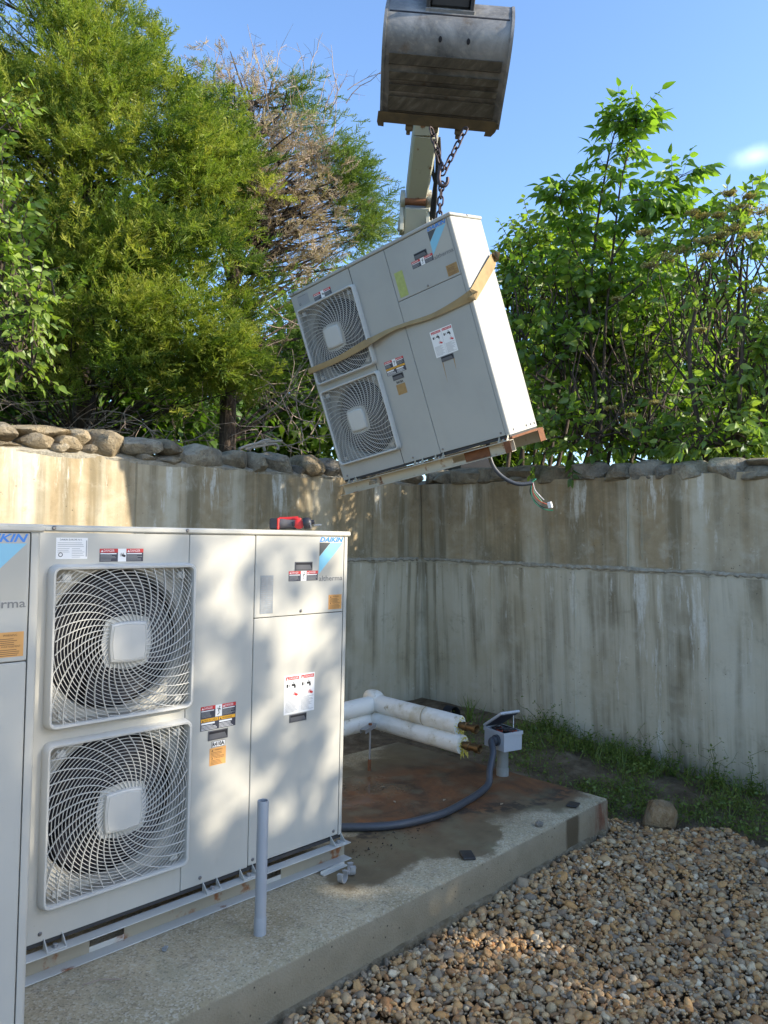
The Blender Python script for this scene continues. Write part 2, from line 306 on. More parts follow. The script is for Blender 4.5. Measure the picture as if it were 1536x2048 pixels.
def leaf_mat(name, lo, mid, hi, trans=.38, gloss=.12, rough=.45):
    g = G(name); a = g.attr('tint'); c = g.ramp(a, [(0, lo), (.5, mid), (1, hi)])
    n = g.n; d = n.new('ShaderNodeBsdfDiffuse'); t = n.new('ShaderNodeBsdfTranslucent'); gl = n.new('ShaderNodeBsdfGlossy'); gl.inputs['Roughness'].default_value = rough
    tc2 = g.mix(1, c, (1.25, 1.35, .55), 'MULTIPLY')
    g.l.new(c, d.inputs[0]); g.l.new(tc2, t.inputs[0]); gl.inputs[0].default_value = (.9, .95, 1, 1)
    m1 = n.new('ShaderNodeMixShader'); m1.inputs[0].default_value = trans; g.l.new(d.outputs[0], m1.inputs[1]); g.l.new(t.outputs[0], m1.inputs[2])
    m2 = n.new('ShaderNodeMixShader'); m2.inputs[0].default_value = gloss*.45; g.l.new(m1.outputs[0], m2.inputs[1]); g.l.new(gl.outputs[0], m2.inputs[2])
    g.l.new(m2.outputs[0], g.out.inputs[0]); M[name] = g.mat; return g.mat
leaf_mat('cedar_green', (.07, .125, .022), (.215, .285, .045), (.39, .40, .08), .42, .03)
leaf_mat('cedar_brown', (.25, .18, .14), (.43, .335, .27), (.56, .47, .39), .3, .02)
leaf_mat('cedar_bluegreen', (.075, .14, .035), (.155, .225, .05), (.24, .27, .07), .4, .03)
leaf_mat('shrub_leaf', (.06, .125, .02), (.16, .265, .036), (.30, .39, .07), .5, .09)
leaf_mat('ash_leaf', (.09, .18, .022), (.16, .27, .034), (.23, .34, .05), .55, .07)
leaf_mat('lime_leaf', (.13, .22, .035), (.22, .32, .05), (.30, .38, .08), .48, .06)
leaf_mat('far_leaf', (.06, .11, .02), (.13, .21, .035), (.21, .28, .055), .45, .05)
leaf_mat('grass_leaf', (.08, .12, .025), (.155, .21, .04), (.25, .28, .07), .35, .05)
leaf_mat('umbel', (.24, .18, .06), (.38, .31, .12), (.52, .46, .24), .35, .02)

# ------------------------------------------------------------------ mesh helpers
class MB:
    def __init__(s): s.v = []; s.f = []; s.mi = []; s.mats = []
    def _m(s, mat):
        if mat not in s.mats: s.mats.append(mat)
        return s.mats.index(mat)
    def add(s, v, f, mat):
        o = len(s.v); s.v += [tuple(map(float, q)) for q in v]; k = s._m(mat)
        for q in f: s.f.append([o+i for i in q]); s.mi.append(k)
        return s
    def box(s, x0, x1, y0, y1, z0, z1, mat, c=0.0, T=None):
        h = min(x1-x0, y1-y0, z1-z0)/2*.95; c = min(c, h)
        if c <= 0:
            v = [(x, y, z) for x in (x0, x1) for y in (y0, y1) for z in (z0, z1)]
            f = [(0, 1, 3, 2), (4, 6, 7, 5), (0, 4, 5, 1), (2, 3, 7, 6), (0, 2, 6, 4), (1, 5, 7, 3)]
        else:
            v = []; idx = {}
            X, Y, Z = (x0, x1), (y0, y1), (z0, z1); sg = (1, -1)
            for i in (0, 1):
                for j in (0, 1):
                    for k in (0, 1):
                        for a in range(3):
                            p = [X[i], Y[j], Z[k]]
                            for b, q in ((0, i), (1, j), (2, k)):
                                if b != a: p[b] += sg[q]*c
                            idx[i, j, k, a] = len(v); v.append(tuple(p))
            f = []
            for i in (0, 1): f.append([idx[i, j, k, 0] for j, k in ((0, 0), (0, 1), (1, 1), (1, 0))])
            for j in (0, 1): f.append([idx[i, j, k, 1] for i, k in ((0, 0), (0, 1), (1, 1), (1, 0))])
            for k in (0, 1): f.append([idx[i, j, k, 2] for i, j in ((0, 0), (0, 1), (1, 1), (1, 0))])
            for i in (0, 1):
                for j in (0, 1):
                    f.append([idx[i, j, 0, 0], idx[i, j, 1, 0], idx[i, j, 1, 1], idx[i, j, 0, 1]])
                    f.append([idx[i, 0, j, 0], idx[i, 1, j, 0], idx[i, 1, j, 2], idx[i, 0, j, 2]])
                    f.append([idx[0, i, j, 1], idx[1, i, j, 1], idx[1, i, j, 2], idx[0, i, j, 2]])
                    for k in (0, 1): f.append([idx[i, j, k, 0], idx[i, j, k, 1], idx[i, j, k, 2]])
        if T is not None: v = [tuple(T @ Vector(q)) for q in v]
        return s.add(v, f, mat)
    def tube(s, path, r, mat, n=10, cap=True, closed=False):
        P = [Vector(q) for q in path]; m = len(P); rr = r if hasattr(r, '__len__') else [r]*m
        v = []; t0 = None; nx = None
        for i in range(m):
            a = P[(i-1) % m] if (i > 0 or closed) else P[i]; b = P[(i+1) % m] if (i < m-1 or closed) else P[i]
            t = (b-a).normalized()
            if nx is None: nx = t.orthogonal().normalized()
            else: nx = (nx - t*nx.dot(t)).normalized()
            ny = t.cross(nx)
            for k in range(n):
                an = 2*math.pi*k/n; v.append(P[i]+nx*(math.cos(an)*rr[i])+ny*(math.sin(an)*rr[i]))
        f = []
        for i in range(m if closed else m-1):
            j = (i+1) % m
            for k in range(n): f.append([i*n+k, i*n+(k+1) % n, j*n+(k+1) % n, j*n+k])
        if cap and not closed: f.append(list(range(n))[::-1]); f.append([(m-1)*n+k for k in range(n)])
        return s.add(v, f, mat)
    def lathe(s, prof, mat, n=24, T=None, cap=True):
        v = []; m = len(prof)
        for r, z in prof:
            for k in range(n): v.append((r*math.cos(2*math.pi*k/n), r*math.sin(2*math.pi*k/n), z))
        f = [[i*n+k, i*n+(k+1) % n, (i+1)*n+(k+1) % n, (i+1)*n+k] for i in range(m-1) for k in range(n)]
        if cap: f.append(list(range(n))[::-1]); f.append([(m-1)*n+k for k in range(n)])
        if T is not None: v = [tuple(T @ Vector(q)) for q in v]
        return s.add(v, f, mat)
    def prism(s, poly, w, mat, T=None):     # poly in (a,b), extruded along third axis 0..w ; verts (w, a, b)
        n = len(poly); v = [(0, a, b) for a, b in poly]+[(w, a, b) for a, b in poly]
        f = [list(range(n))[::-1], list(range(n, 2*n))]+[[i, (i+1) % n, n+(i+1) % n, n+i] for i in range(n)]
        if T is not None: v = [tuple(T @ Vector(q)) for q in v]
        return s.add(v, f, mat)
    def mesh(s, name, smooth=None):
        me = bpy.data.meshes.new(name); me.from_pydata(s.v, [], s.f)
        for m in s.mats: me.materials.append(M[m])
        me.polygons.foreach_set('material_index', s.mi)
        bm = bmesh.new(); bm.from_mesh(me); bmesh.ops.recalc_face_normals(bm, faces=bm.faces); bm.to_mesh(me); bm.free()
        if smooth is not None:
            me.shade_smooth()
            try: me.set_sharp_from_angle(angle=R_(smooth))
            except Exception: pass
        me.update(); return me
def link(name, me, parent=None, loc=None, kind=None, label=None, mx=None):
    o = bpy.data.objects.new(name, me); COL.objects.link(o)
    if parent is not None: o.parent = parent
    if loc is not None: o.location = loc
    if mx is not None: o.matrix_local = mx
    if kind: o['kind'] = kind
    if label: o['label'] = label
    return o
def tag(o, label, cat, group=None):
    o['label'] = label; o['category'] = cat
    if group: o['group'] = group
    return o
def thing(name, label, cat, loc=(0, 0, 0), group=None):
    o = bpy.data.objects.new(name, None); COL.objects.link(o); o.location = loc; o.empty_display_size = .05
    return tag(o, label, cat, group)
def np_mesh(name, V, T, mat, tint=None, smooth=False):
    me = bpy.data.meshes.new(name); nv, nt = len(V), len(T)
    me.vertices.add(nv); me.vertices.foreach_set('co', np.asarray(V, np.float32).ravel())
    me.loops.add(nt*3); me.loops.foreach_set('vertex_index', np.asarray(T, np.int32).ravel())
    me.polygons.add(nt); me.polygons.foreach_set('loop_start', np.arange(0, nt*3, 3, dtype=np.int32))
    try: me.polygons.foreach_set('loop_total', np.full(nt, 3, np.int32))
    except Exception: pass
    me.materials.append(M[mat])
    if tint is not None:
        at_ = me.attributes.new('tint', 'FLOAT', 'POINT'); at_.data.foreach_set('value', np.asarray(tint, np.float32))
    me.update(calc_edges=True); me.validate()
    if smooth: me.shade_smooth()
    return me
_tc = {}
def text_mesh(txt, w, h, mat, shear=0.0, bold=0.0):
    key = (txt, round(w, 4), round(h, 4), mat, shear)
    if key in _tc: return _tc[key]
    cu = bpy.data.curves.new('t', 'FONT'); cu.body = txt; cu.resolution_u = 2; cu.offset = bold; cu.shear = shear
    o = bpy.data.objects.new('t', cu); COL.objects.link(o)
    dg = bpy.context.evaluated_depsgraph_get(); me = bpy.data.meshes.new_from_object(o.evaluated_get(dg))
    bpy.data.objects.remove(o); bpy.data.curves.remove(cu)
    co = np.zeros(len(me.vertices)*3, np.float32); me.vertices.foreach_get('co', co); co = co.reshape(-1, 3)
    mn, mx = co.min(0), co.max(0); out = np.zeros_like(co)
    out[:, 0] = (co[:, 0]-mn[0])/(mx[0]-mn[0])*w; out[:, 2] = (co[:, 1]-mn[1])/(mx[1]-mn[1])*h
    me.vertices.foreach_set('co', out.ravel()); me.materials.clear(); me.materials.append(M[mat]); me.update(); me.name = 'lettering'
    _tc[key] = me; return me

# ------------------------------------------------------------------ ground, walls, slab
def smooth01(t): t = max(0, min(1, t)); return t*t*(3-2*t)
def gz(x, y):
    z = -.315+.135*smooth01((y+.5)/1.6)+.05*smooth01((x-1.9)/1.0)*smooth01((y+1.6)/.8)
    return z
def build_ground():
    xs = np.concatenate([np.linspace(-60, -5, 12), np.linspace(-4.6, 3.4, 60)]); ys = np.concatenate([np.linspace(-80, -7, 14), np.linspace(-6.6, 2.4, 64)])
    mb = MB(); v = [(x, y, gz(x, y)+.018*mnoise.noise(Vector((x*5, y*5, 0)))) for x in xs for y in ys]; n = len(ys)
    mb.add(v, [[i*n+j, (i+1)*n+j, (i+1)*n+j+1, i*n+j+1] for i in range(len(xs)-1) for j in range(n-1)], 'soil')
    link('ground', mb.mesh('ground', 60), kind='structure')
    # the higher ground behind the retaining walls, out to the horizon
    mb = MB(); ZT = 1.80
    def q(x0, x1, y0, y1): mb.add([(x0, y0, ZT), (x1, y0, ZT), (x1, y1, ZT), (x0, y1, ZT)], [[0, 1, 2, 3]], 'upper_turf')
    q(3.1, 300, -300, 2.45); q(-300, 3.1, 2.45, 300); q(3.1, 300, 2.45, 300)
    link('upper_ground', mb.mesh('upper_ground'), kind='structure')
build_ground()

XW, YW, ZWT = 2.95, 2.17, 1.875
wall_l = thing('retaining_wall', 'concrete wall behind the units, its left stretch sunlit and capped with big rough stones', 'wall', (0, YW, -.4))
wall_r = thing('retaining_wall', 'shaded streaked concrete wall on the right, capped with rounded stones below the shrubs', 'wall', (XW, 0, -.4))
def wall_body(axis):
    mb = MB(); n = 60; rows = [-.4, -.1, .3, .7, 1.0, 1.12, 1.17, 1.19, 1.5, ZWT]
    if axis == 'l': A = np.linspace(-9, XW+.33, n)
    else: A = np.linspace(-6.5, YW, n)
    v = []
    for a in A:
        for z in rows:
            off = .010*mnoise.noise(Vector((a*2, z*2, 5)))+(.010 if z > 1.18 else 0)
            lean = .05*(1.18-z)/1.5 if axis == 'r' else 0
            v.append((a, YW+off, z) if axis == 'l' else (XW+off+lean, a, z))
    m = len(rows); f = [[i*m+j, (i+1)*m+j, (i+1)*m+j+1, i*m+j+1] for i in range(n-1) for j in range(m-1)]
    o = len(v)
    for a in A: v += [(a, YW+.34, ZWT), (a, YW+.34, -.4)] if axis == 'l' else [(XW+.34, a, ZWT), (XW+.34, a, -.4)]
    for i in range(n-1):
        f.append([i*m+m-1, (i+1)*m+m-1, o+2*(i+1), o+2*i]); f.append([o+2*i, o+2*i+2, o+2*i+3, o+2*i+1])
    for i in (0, n-1): f.append([i*m+j for j in range(m)]+[o+2*i, o+2*i+1])
    mb.add(v, f, 'wall_concrete'); return mb
def place_wall(axis, root):
    me = wall_body(axis).mesh('wall_body', 40); o = link('wall_body', me, root); o.location = (0, -YW, .4) if axis == 'l' else (-XW, 0, .4)
    # rough cold joint between the two pours
    mb = MB(); rng = random.Random(3 if axis == 'l' else 4)
    a = -3.0 if axis == 'l' else -5.0; end = XW-.02 if axis == 'l' else YW-.02
    pts = []
    while a < end:
        pts.append((a, rng.uniform(.005, .018), rng.uniform(-.028, -.006), rng.uniform(.0, .012))); a += rng.uniform(.012, .035)
    v = []; f = []
    for i, (p, d, lo, hi) in enumerate(pts):
        z = 1.178+.006*mnoise.noise(Vector((p*3, 0, 0)))
        for dz, dd in ((hi+.006, .006), (hi, d*.8), (lo*.4, d), (lo, .004)):
            dd = -dd
            v.append((p, YW+dd, z+dz) if axis == 'l' else (XW+dd, p, z+dz))
        if i:
            for k in range(3): f.append([(i-1)*4+k, i*4+k, i*4+k+1, (i-1)*4+k+1])
    mb.add(v, f, 'joint_rough'); o = link('cold_joint', mb.mesh('cold_joint', 30), root); o.location = (0, -YW, .4) if axis == 'l' else (-XW, 0, .4)
    # form-board fins: thin raised lines left between the panels
    fins = ([(-1.2, 0), (.05, 1), (1.05, 1), (1.62, 0), (1.95, 0), (2.3, 1), (2.62, 0), (2.80, 0)] if axis == 'l' else [(-2.4, 1), (-1.3, 0), (-.52, 0), (.09, 1), (.53, 0), (1.35, 0), (1.98, 0), (-.02, 2)])
    for p, up in fins:
        z0, z1 = ((-.35, 1.15) if up == 0 else (1.20, ZWT-.02)); 
        if up == 2: z0, z1 = 1.25, 1.8
        v = []; f = []; m = 14
        for i in range(m):
            z = z0+(z1-z0)*i/(m-1); jit = .004*mnoise.noise(Vector((p*7, z*6, 1))); d = .004+.006*abs(mnoise.noise(Vector((z*9, p, 3)))); lean = .05*(1.18-z)/1.5 if axis == 'r' else 0
            for t, dd in ((-.006, -.012), (0, d), (.006, -.012)):
                v.append((p+jit+t, YW-dd, z) if axis == 'l' else (XW-dd+lean, p+jit+t, z))
            if i: f += [[(i-1)*3, i*3, i*3+1, (i-1)*3+1], [(i-1)*3+1, i*3+1, i*3+2, (i-1)*3+2]]
        mb = MB().add(v, f, 'wall_concrete'); o = link('form_ridge', mb.mesh('form_ridge'), root); o.location = (0, -YW, .4) if axis == 'l' else (-XW, 0, .4)
place_wall('l', wall_l); place_wall('r', wall_r)

_unit_sphere = None
def stone_mesh(sx, sy, sz, seed, mat, power=9.0, amp=.09, sub=4, cut=(.76, 1.20)):
    bm = bmesh.new(); bmesh.ops.create_cube(bm, size=2); bmesh.ops.subdivide_edges(bm, edges=bm.edges, cuts=sub+2, use_grid_fill=True)
    rng = random.Random(seed); o = Vector((rng.uniform(0, 90), rng.uniform(0, 90), rng.uniform(0, 90)))
    sk = rng.uniform(-.16, .16); tp = rng.uniform(-.16, .16)
    planes = [(Vector((rng.uniform(-1, 1), rng.uniform(-1, .3), rng.uniform(-.8, 1))).normalized(), rng.uniform(*cut)) for _ in range(20)]
    for v in bm.verts:
        p = v.co; k = (abs(p.x)**power+abs(p.y)**power+abs(p.z)**power)**(-1/power); p = p*k
        p = p*(1+amp*mnoise.noise(o+p*.9)+amp*.45*mnoise.noise(o+p*2.6)+amp*.3*mnoise.noise(o+p*5.5))
        for n, d in planes:
            e = p.dot(n)-d
            if e > 0: p = p-n*e*.85
        p.x += sk*p.z; p.z *= 1+tp*p.x
        v.co = Vector((p.x*sx/2, p.y*sy/2, p.z*sz/2))
    me = bpy.data.meshes.new('stone'); bm.to_mesh(me); bm.free(); me.materials.append(M[mat]); me.shade_smooth()
    try: me.set_sharp_from_angle(angle=R_(20))
    except Exception: pass
    return me
LEFT_ST = [(-46, 43, 841, 879), (-40, 50, 877, 897), (44, 152, 848, 870), (50, 122, 866, 896), (117, 172, 871, 906), (149, 192, 856, 892), (168, 210, 889, 910), (104, 142, 886, 905), (190, 256, 860, 908),
  (254, 330, 874, 906), (322, 376, 880, 910), (283, 324, 906, 922), (324, 372, 909, 930), (372, 464, 886, 936), (455, 513, 902, 940), (509, 541, 904, 942), (538, 600, 904, 947), (593, 613, 928, 952), (611, 661, 910, 954), (657, 694, 916, 957), (692, 724, 922, 958), (722, 764, 924, 960), (762, 806, 926, 964), (804, 846, 930, 968)]
RIGHT_ST = [(846, 866, 938, 968), (862, 906, 938, 968), (904, 960, 936, 968), (957, 1014, 934, 968), (1008, 1081, 929, 957), (1010, 1040, 952, 968), (1040, 1082, 953, 968), (1077, 1145, 929, 965), (1142, 1214, 924, 963), (1207, 1262, 926, 964), (1222, 1254, 952, 966), (1259, 1314, 920, 963), (1311, 1344, 925, 958), (1338, 1416, 919, 959), (1412, 1490, 914, 958), (1486, 1560, 930, 958), (1490, 1580, 913, 932)]
srng = random.Random(21)
def add_stone(axis, a0, a1, z0, z1, root, i, tan=False, dark=False):
    w = abs(a1-a0)*1.08; h = (z1-z0)*1.12; d = .30+srng.uniform(-.03, .05)
    if h < .10: d = .26
    mat = 'tan_stone' if tan else 'field_stone'
    me = stone_mesh(w if axis == 'l' else d, d if axis == 'l' else w, h, 100+i, mat)
    c = (a0+a1)/2
    o = link('stone', me, root)
    o.location = (c, .12+srng.uniform(-.02, .02), (z0+z1)/2+.4) if axis == 'l' else (.12+srng.uniform(-.02, .02), c, (z0+z1)/2+.4)
    o.rotation_euler = (srng.uniform(-.05, .05), srng.uniform(-.05, .05), srng.uniform(-.06, .06))
for i, (a, b, t, l) in enumerate(LEFT_ST):
    m = (a+b)/2; p0 = hit(a, (t+l)/2, 1, YW-.02); p1 = hit(b, (t+l)/2, 1, YW-.02); zt = hit(m, t, 1, YW-.02)[2]; zb = hit(m, l, 1, YW-.02)[2]
    add_stone('l', p0[0], p1[0], zb, zt, wall_l, i, tan=(m < 255 or 605 < m < 665))
for i, (a, b, t, l) in enumerate(RIGHT_ST):
    m = (a+b)/2; p0 = hit(a, (t+l)/2, 0, XW-.02); p1 = hit(b, (t+l)/2, 0, XW-.02); zt = hit(m, t, 0, XW-.02)[2]; zb = hit(m, l, 0, XW-.02)[2]
    add_stone('r', min(p0[1], p1[1]), max(p0[1], p1[1]), zb, zt, wall_r, 60+i, tan=(1000 < m < 1090))
a = -1.02
for k in range(9):
    w = srng.uniform(.22, .42); add_stone('r', a-w, a, 1.86, 2.0+srng.uniform(-.02, .04), wall_r, 120+k); a -= w
a = -1.0
for k in range(8):
    w = srng.uniform(.22, .42); add_stone('l', a-w, a, 1.88, 2.08+srng.uniform(-.02, .04), wall_l, 140+k, True); a -= w
# mortar bed under the stones
for axis, root in (('l', wall_l), ('r', wall_r)):
    mb = MB(); v = []; f = []; A = np.linspace(-4, XW+.2, 140) if axis == 'l' else np.linspace(-4, YW+.1, 120)
    for i, a in enumerate(A):
        for dd, z in ((.015+.012*mnoise.noise(Vector((a*9, 0, 1))), ZWT-.03), (.006+.02*mnoise.noise(Vector((a*7, 2, 1))), ZWT-.004), (.06, ZWT+.02+.03*mnoise.noise(Vector((a*8, 2, 4)))), (.12, ZWT+.05)):
            v.append((a, YW+dd, z) if axis == 'l' else (XW+dd, a, z))
        if i:
            for k in range(3): f.append([(i-1)*4+k, i*4+k, i*4+k+1, (i-1)*4+k+1])
    mb.add(v, f, 'joint_rough'); o = link('mortar_bed', mb.mesh('mortar_bed', 40), root); o.location = (0, -YW, .4) if axis == 'l' else (-XW, 0, .4)

# slab
ZS = -.103
def slab():
    root = thing('concrete_slab', 'stained concrete equipment slab with a rusty wet patch and a front edge above the gravel', 'slab', (0, 0, ZS))
    xs = np.concatenate([np.linspace(-4.2, -1.9, 8), np.linspace(-1.8, 1.66, 110)])
    def yf(x): return -.455-.028*(1.66-x)
    mb = MB(); v = []; f = []
    rows = ('f0', 'f1', 'f2', 't0', 't1', 'b')
    for i, x in enumerate(xs):
        xe = x; n1 = .007*mnoise.noise(Vector((x*8, 0, 0)))+.004*mnoise.noise(Vector((x*31, 0, 0))); n2 = .006*mnoise.noise(Vector((x*11, 3, 0)))
        y = yf(x)
        v += [(xe, y-.012, -.26), (xe, y-.004+n2*.6, -.08), (xe, y-.001+n1*.7, -.012+n2*.6), (xe, y+.012+n1, 0), (xe, y+.25, 0)]
        v.append((xe-.035*(x > 1.6), 1.21-.02*x, 0))
        if i:
            for k in range(5): f.append([(i-1)*6+k, i*6+k, i*6+k+1, (i-1)*6+k+1])
    o = len(v); l = (len(xs)-1)*6
    # right end
    v += [(1.668, yf(1.66), -.26), (1.633, 1.19, -.26), (1.63, 1.19, 0)]
    f.append([l, l+1, l+2, l+3, l+4, l+5, o+1, o])
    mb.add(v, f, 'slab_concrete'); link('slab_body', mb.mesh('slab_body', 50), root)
    # ragged footing lip at the gravel line
    v = []; f = []
    for i, x in enumerate(np.linspace(-1.6, 1.6, 160)):
        w = .022+.03*mnoise.noise(Vector((x*5, 7, 0)))+.014*mnoise.noise(Vector((x*23, 7, 0))); y = yf(x)
        v += [(x, y+.005, -.150), (x, y-max(.006, w), -.160+.008*mnoise.noise(Vector((x*19, 1, 0)))), (x, y-max(.006, w)-.01, -.24)]
        if i:
            for k in range(2): f.append([(i-1)*3+k, i*3+k, i*3+k+1, (i-1)*3+k+1])
    mb = MB().add(v, f, 'footing_rough'); link('footing_lip', mb.mesh('footing_lip', 40), root)
slab()

# ------------------------------------------------------------------ outdoor heat-pump units
UW, UH, UD = 1.435, 1.412, .382
_cache = {}
def cached(key, fn):
    if key not in _cache: _cache[key] = fn()
    return _cache[key]
FANS = ((-1.116, .994), (-1.116, .390))          # hub / hole centres (x, z)
GH = .283                                        # half size of a grille
def fan_panel_mesh(mat):
    mb = MB(); y = 0.0; X0, X1 = -1.427, -.8545; hole = .262
    def rect(x0, x1, z0, z1): mb.add([(x0, y, z0), (x1, y, z0), (x1, y, z1), (x0, y, z1)], [[0, 1, 2, 3]], mat)
    rect(X0, X1, 0.004, FANS[1][1]-GH); rect(X0, X1, FANS[1][1]+GH, FANS[0][1]-GH); rect(X0, X1, FANS[0][1]+GH, 1.3865)
    for cx, cz in FANS:
        rect(X0, cx-GH, cz-GH, cz+GH)
        if X1 > cx+GH: pass
        yp = .050; e = GH-.014
        for (xa, za), (xb, zb) in zip(((-e, -e), (e, -e), (e, e), (-e, e)), ((e, -e), (e, e), (-e, e), (-e, -e))):
            mb.add([(cx+xa, y, cz+za), (cx+xb, y, cz+zb), (cx+xb, yp, cz+zb), (cx+xa, yp, cz+za)], [[0, 1, 2, 3]], mat)
            k = GH/e; X = lambda q: min(cx+q*k, X1)
            mb.add([(X(xa), y, cz+za*k), (X(xb), y, cz+zb*k), (cx+xb, y, cz+zb), (cx+xa, y, cz+za)], [[0, 1, 2, 3]], mat)
        n = 64; v = []; f = []
        for k in range(n):
            a = 2*math.pi*k/n; c, s = math.cos(a), math.sin(a); q = min(e/max(abs(c), 1e-6), e/max(abs(s), 1e-6))
            v += [(cx+c*q, yp, cz+s*q), (cx+c*(hole+.006), yp, cz+s*(hole+.006)), (cx+c*hole, yp+.012, cz+s*hole), (cx+c*(hole-.004), yp+.04, cz+s*(hole-.004))]
        for k in range(n):
            j = (k+1) % n
            for m in range(3): f.append([k*4+m, j*4+m, j*4+m+1, k*4+m+1])
        mb.add(v, f, mat)
    # left edge return
    mb.add([(X0, y, .004), (X0-.008, y+.008, .004), (X0-.008, y+.008, 1.3865), (X0, y, 1.3865)], [[0, 1, 2, 3]], mat)
    mb.add([(X0-.008, y+.008, .004), (X0-.008, y+.06, .004), (X0-.008, y+.06, 1.3865), (X0-.008, y+.008, 1.3865)], [[0, 1, 2, 3]], mat)
    return mb.mesh('fan_panel', 35)
def grille_meshes(mat):
    # rounded square frame standing proud of the panel
    def rsq(h, r, n=7):
        pts = []
        for cx, cz, a0 in ((h-r, h-r, 0), (-h+r, h-r, 90), (-h+r, -h+r, 180), (h-r, -h+r, 270)):
            for k in range(n):
                a = R_(a0+90*k/(n-1)); pts.append((cx+r*math.cos(a), cz+r*math.sin(a)))
        return pts
    rings = [(GH, .03, .002), (GH-.004, .028, -.030), (GH-.009, .025, -.036), (GH-.016, .020, -.035), (GH-.019, .018, -.028), (GH-.019, .018, .002)]
    mb = MB(); v = []; f = []
    for h, r, y in rings: v += [(x, y, z) for x, z in rsq(h, r)]
    n = 28
    for i in range(len(rings)-1):
        for k in range(n): f.append([i*n+k, i*n+(k+1) % n, (i+1)*n+(k+1) % n, (i+1)*n+k])
    mb.add(v, f, mat); frame = mb.mesh('grille_frame', 40)
    lim = GH-.018
    def depth(r): return -.024-.010*max(0, 1-(r/.30)**2)
    # rings: thin blades, clipped to the square
    mb = MB(); v = []; f = []
    def blade(pts, w, y0, y1):
        nonlocal v, f
        # pts list of (x,z); box section of width w between depths
        o = len(v); m = len(pts)
        for i in range(m):
            a = pts[max(0, i-1)]; b = pts[min(m-1, i+1)]; tx, tz = b[0]-a[0], b[1]-a[1]; L = math.hypot(tx, tz) or 1; nx, nz = -tz/L*w/2, tx/L*w/2
            x, z = pts[i]; d = depth(math.hypot(x, z))
            v += [(x+nx, d+y0, z+nz), (x-nx, d+y0, z-nz), (x-nx, d+y1, z-nz), (x+nx, d+y1, z+nz)]
        for i in range(m-1):
            for k in range(4): f.append([o+i*4+k, o+i*4+(k+1) % 4, o+(i+1)*4+(k+1) % 4, o+(i+1)*4+k])
    R = np.linspace(.098, .372, 24)
    for r in R:
        seg = []; n = 120
        for k in range(n+1):
            a = 2*math.pi*k/n; x, z = r*math.cos(a), r*math.sin(a)
            if abs(x) < lim and abs(z) < lim: seg.append((x, z))
            else:
                if len(seg) > 2: blade(seg, .0019, .0, .0030)
                seg = []
        if len(seg) > 2: blade(seg, .0019, .0, .0030)
    # swirling spokes
    ns = 36
    for k in range(ns):
        a0 = 2*math.pi*k/ns; seg = []
        for i in range(26):
            t = i/25; r = .075+t*.31; a = a0+1.15*t**.72
            x, z = r*math.cos(a), r*math.sin(a)
            if abs(x) < lim+.004 and abs(z) < lim+.004: seg.append((x, z))
            else: break
        if len(seg) > 2: blade(seg, .0028, -.002, .004)
    mb.add(v, f, mat); wires = mb.mesh('grille_wires')
    # clip tabs in the corners
    tabs = MB().box(-.016, .016, -.018, .0, -.013, .013, 'grille_plastic', .003).mesh('clip_tab')
    # hub cap: slightly barrel-sided square with a raised face
    mb = MB()
    def barrel(h, b):
        p = []
        for (ax, az, bx, bz) in ((h, -h, h, h), (h, h, -h, h), (-h, h, -h, -h), (-h, -h, h, -h)):
            for k in range(7):
                t = k/7; x, z = ax+(bx-ax)*t, az+(bz-az)*t; q = b*4*t*(1-t); L = math.hypot((ax+bx)/2, (az+bz)/2)
                p.append((x+(ax+bx)/2/L*q, z+(az+bz)/2/L*q))
        return p
    prof = [(.072, .006, -.020), (.066, .006, -.044), (.060, .006, -.047), (.0585, .006, -.0455), (.057, .006, -.0475), (.001, .0, -.0485)]
    v = []; f = []; n = 28
    for h, b, y in prof: v += [(x, y, z) for x, z in barrel(h, b)]
    for i in range(len(prof)-1):
        for k in range(n): f.append([i*n+k, i*n+(k+1) % n, (i+1)*n+(k+1) % n, (i+1)*n+k])
    f.append([(len(prof)-1)*n+k for k in range(n)])
    v += [(x*.99, -.028, z*.99) for x, z in barrel(.084, .012)]; o = len(prof)*n
    v += [(x, -.030, z) for x, z in barrel(.062, .006)]
    for k in range(n): f.append([o+k, o+(k+1) % n, o+n+(k+1) % n, o+n+k])
    mb.add(v, f, mat); hub = mb.mesh('hub_cap', 30)
    return frame, wires, tabs, hub
def fan_blade_mesh():
    mb = MB(); v = []; f = []
    for i in range(8):
        r = .06+i*.026
        for j in range(7):
            a = R_(-35+70*j/6+i*5); v.append((r*math.cos(a), .012*(j-3)*(.6+.3*i/7), r*math.sin(a)))
    for i in range(7):
        for j in range(6): f.append([i*7+j, (i+1)*7+j, (i+1)*7+j+1, i*7+j+1])
    return mb.add(v, f, 'fan_black').mesh('fan_blade', 60)
def rail_mesh(mat):
    mb = MB(); x0, x1 = -1.452, .012
    mb.box(x0, x1, -.046, .004, -.030, -.026, mat, .001)          # top flange
    mb.box(x0, x1, -.052, .004, -.1005, -.0965, mat, .001)        # bottom flange
    cuts = [x0, -1.21, -1.08, -.46, -.36, x1]                     # web with two long fork slots
    for i in (0, 2, 4): mb.box(cuts[i], cuts[i+1], .0, .0035, -.0965, -.030, 'rail_web' if mat == 'rail_paint' else mat)
    for i in (1, 3): mb.box(cuts[i], cuts[i+1], .0, .0035, -.0965, -.078, mat); mb.box(cuts[i], cuts[i+1], .0, .0035, -.040, -.030, mat)
    return mb.mesh('base_rail')
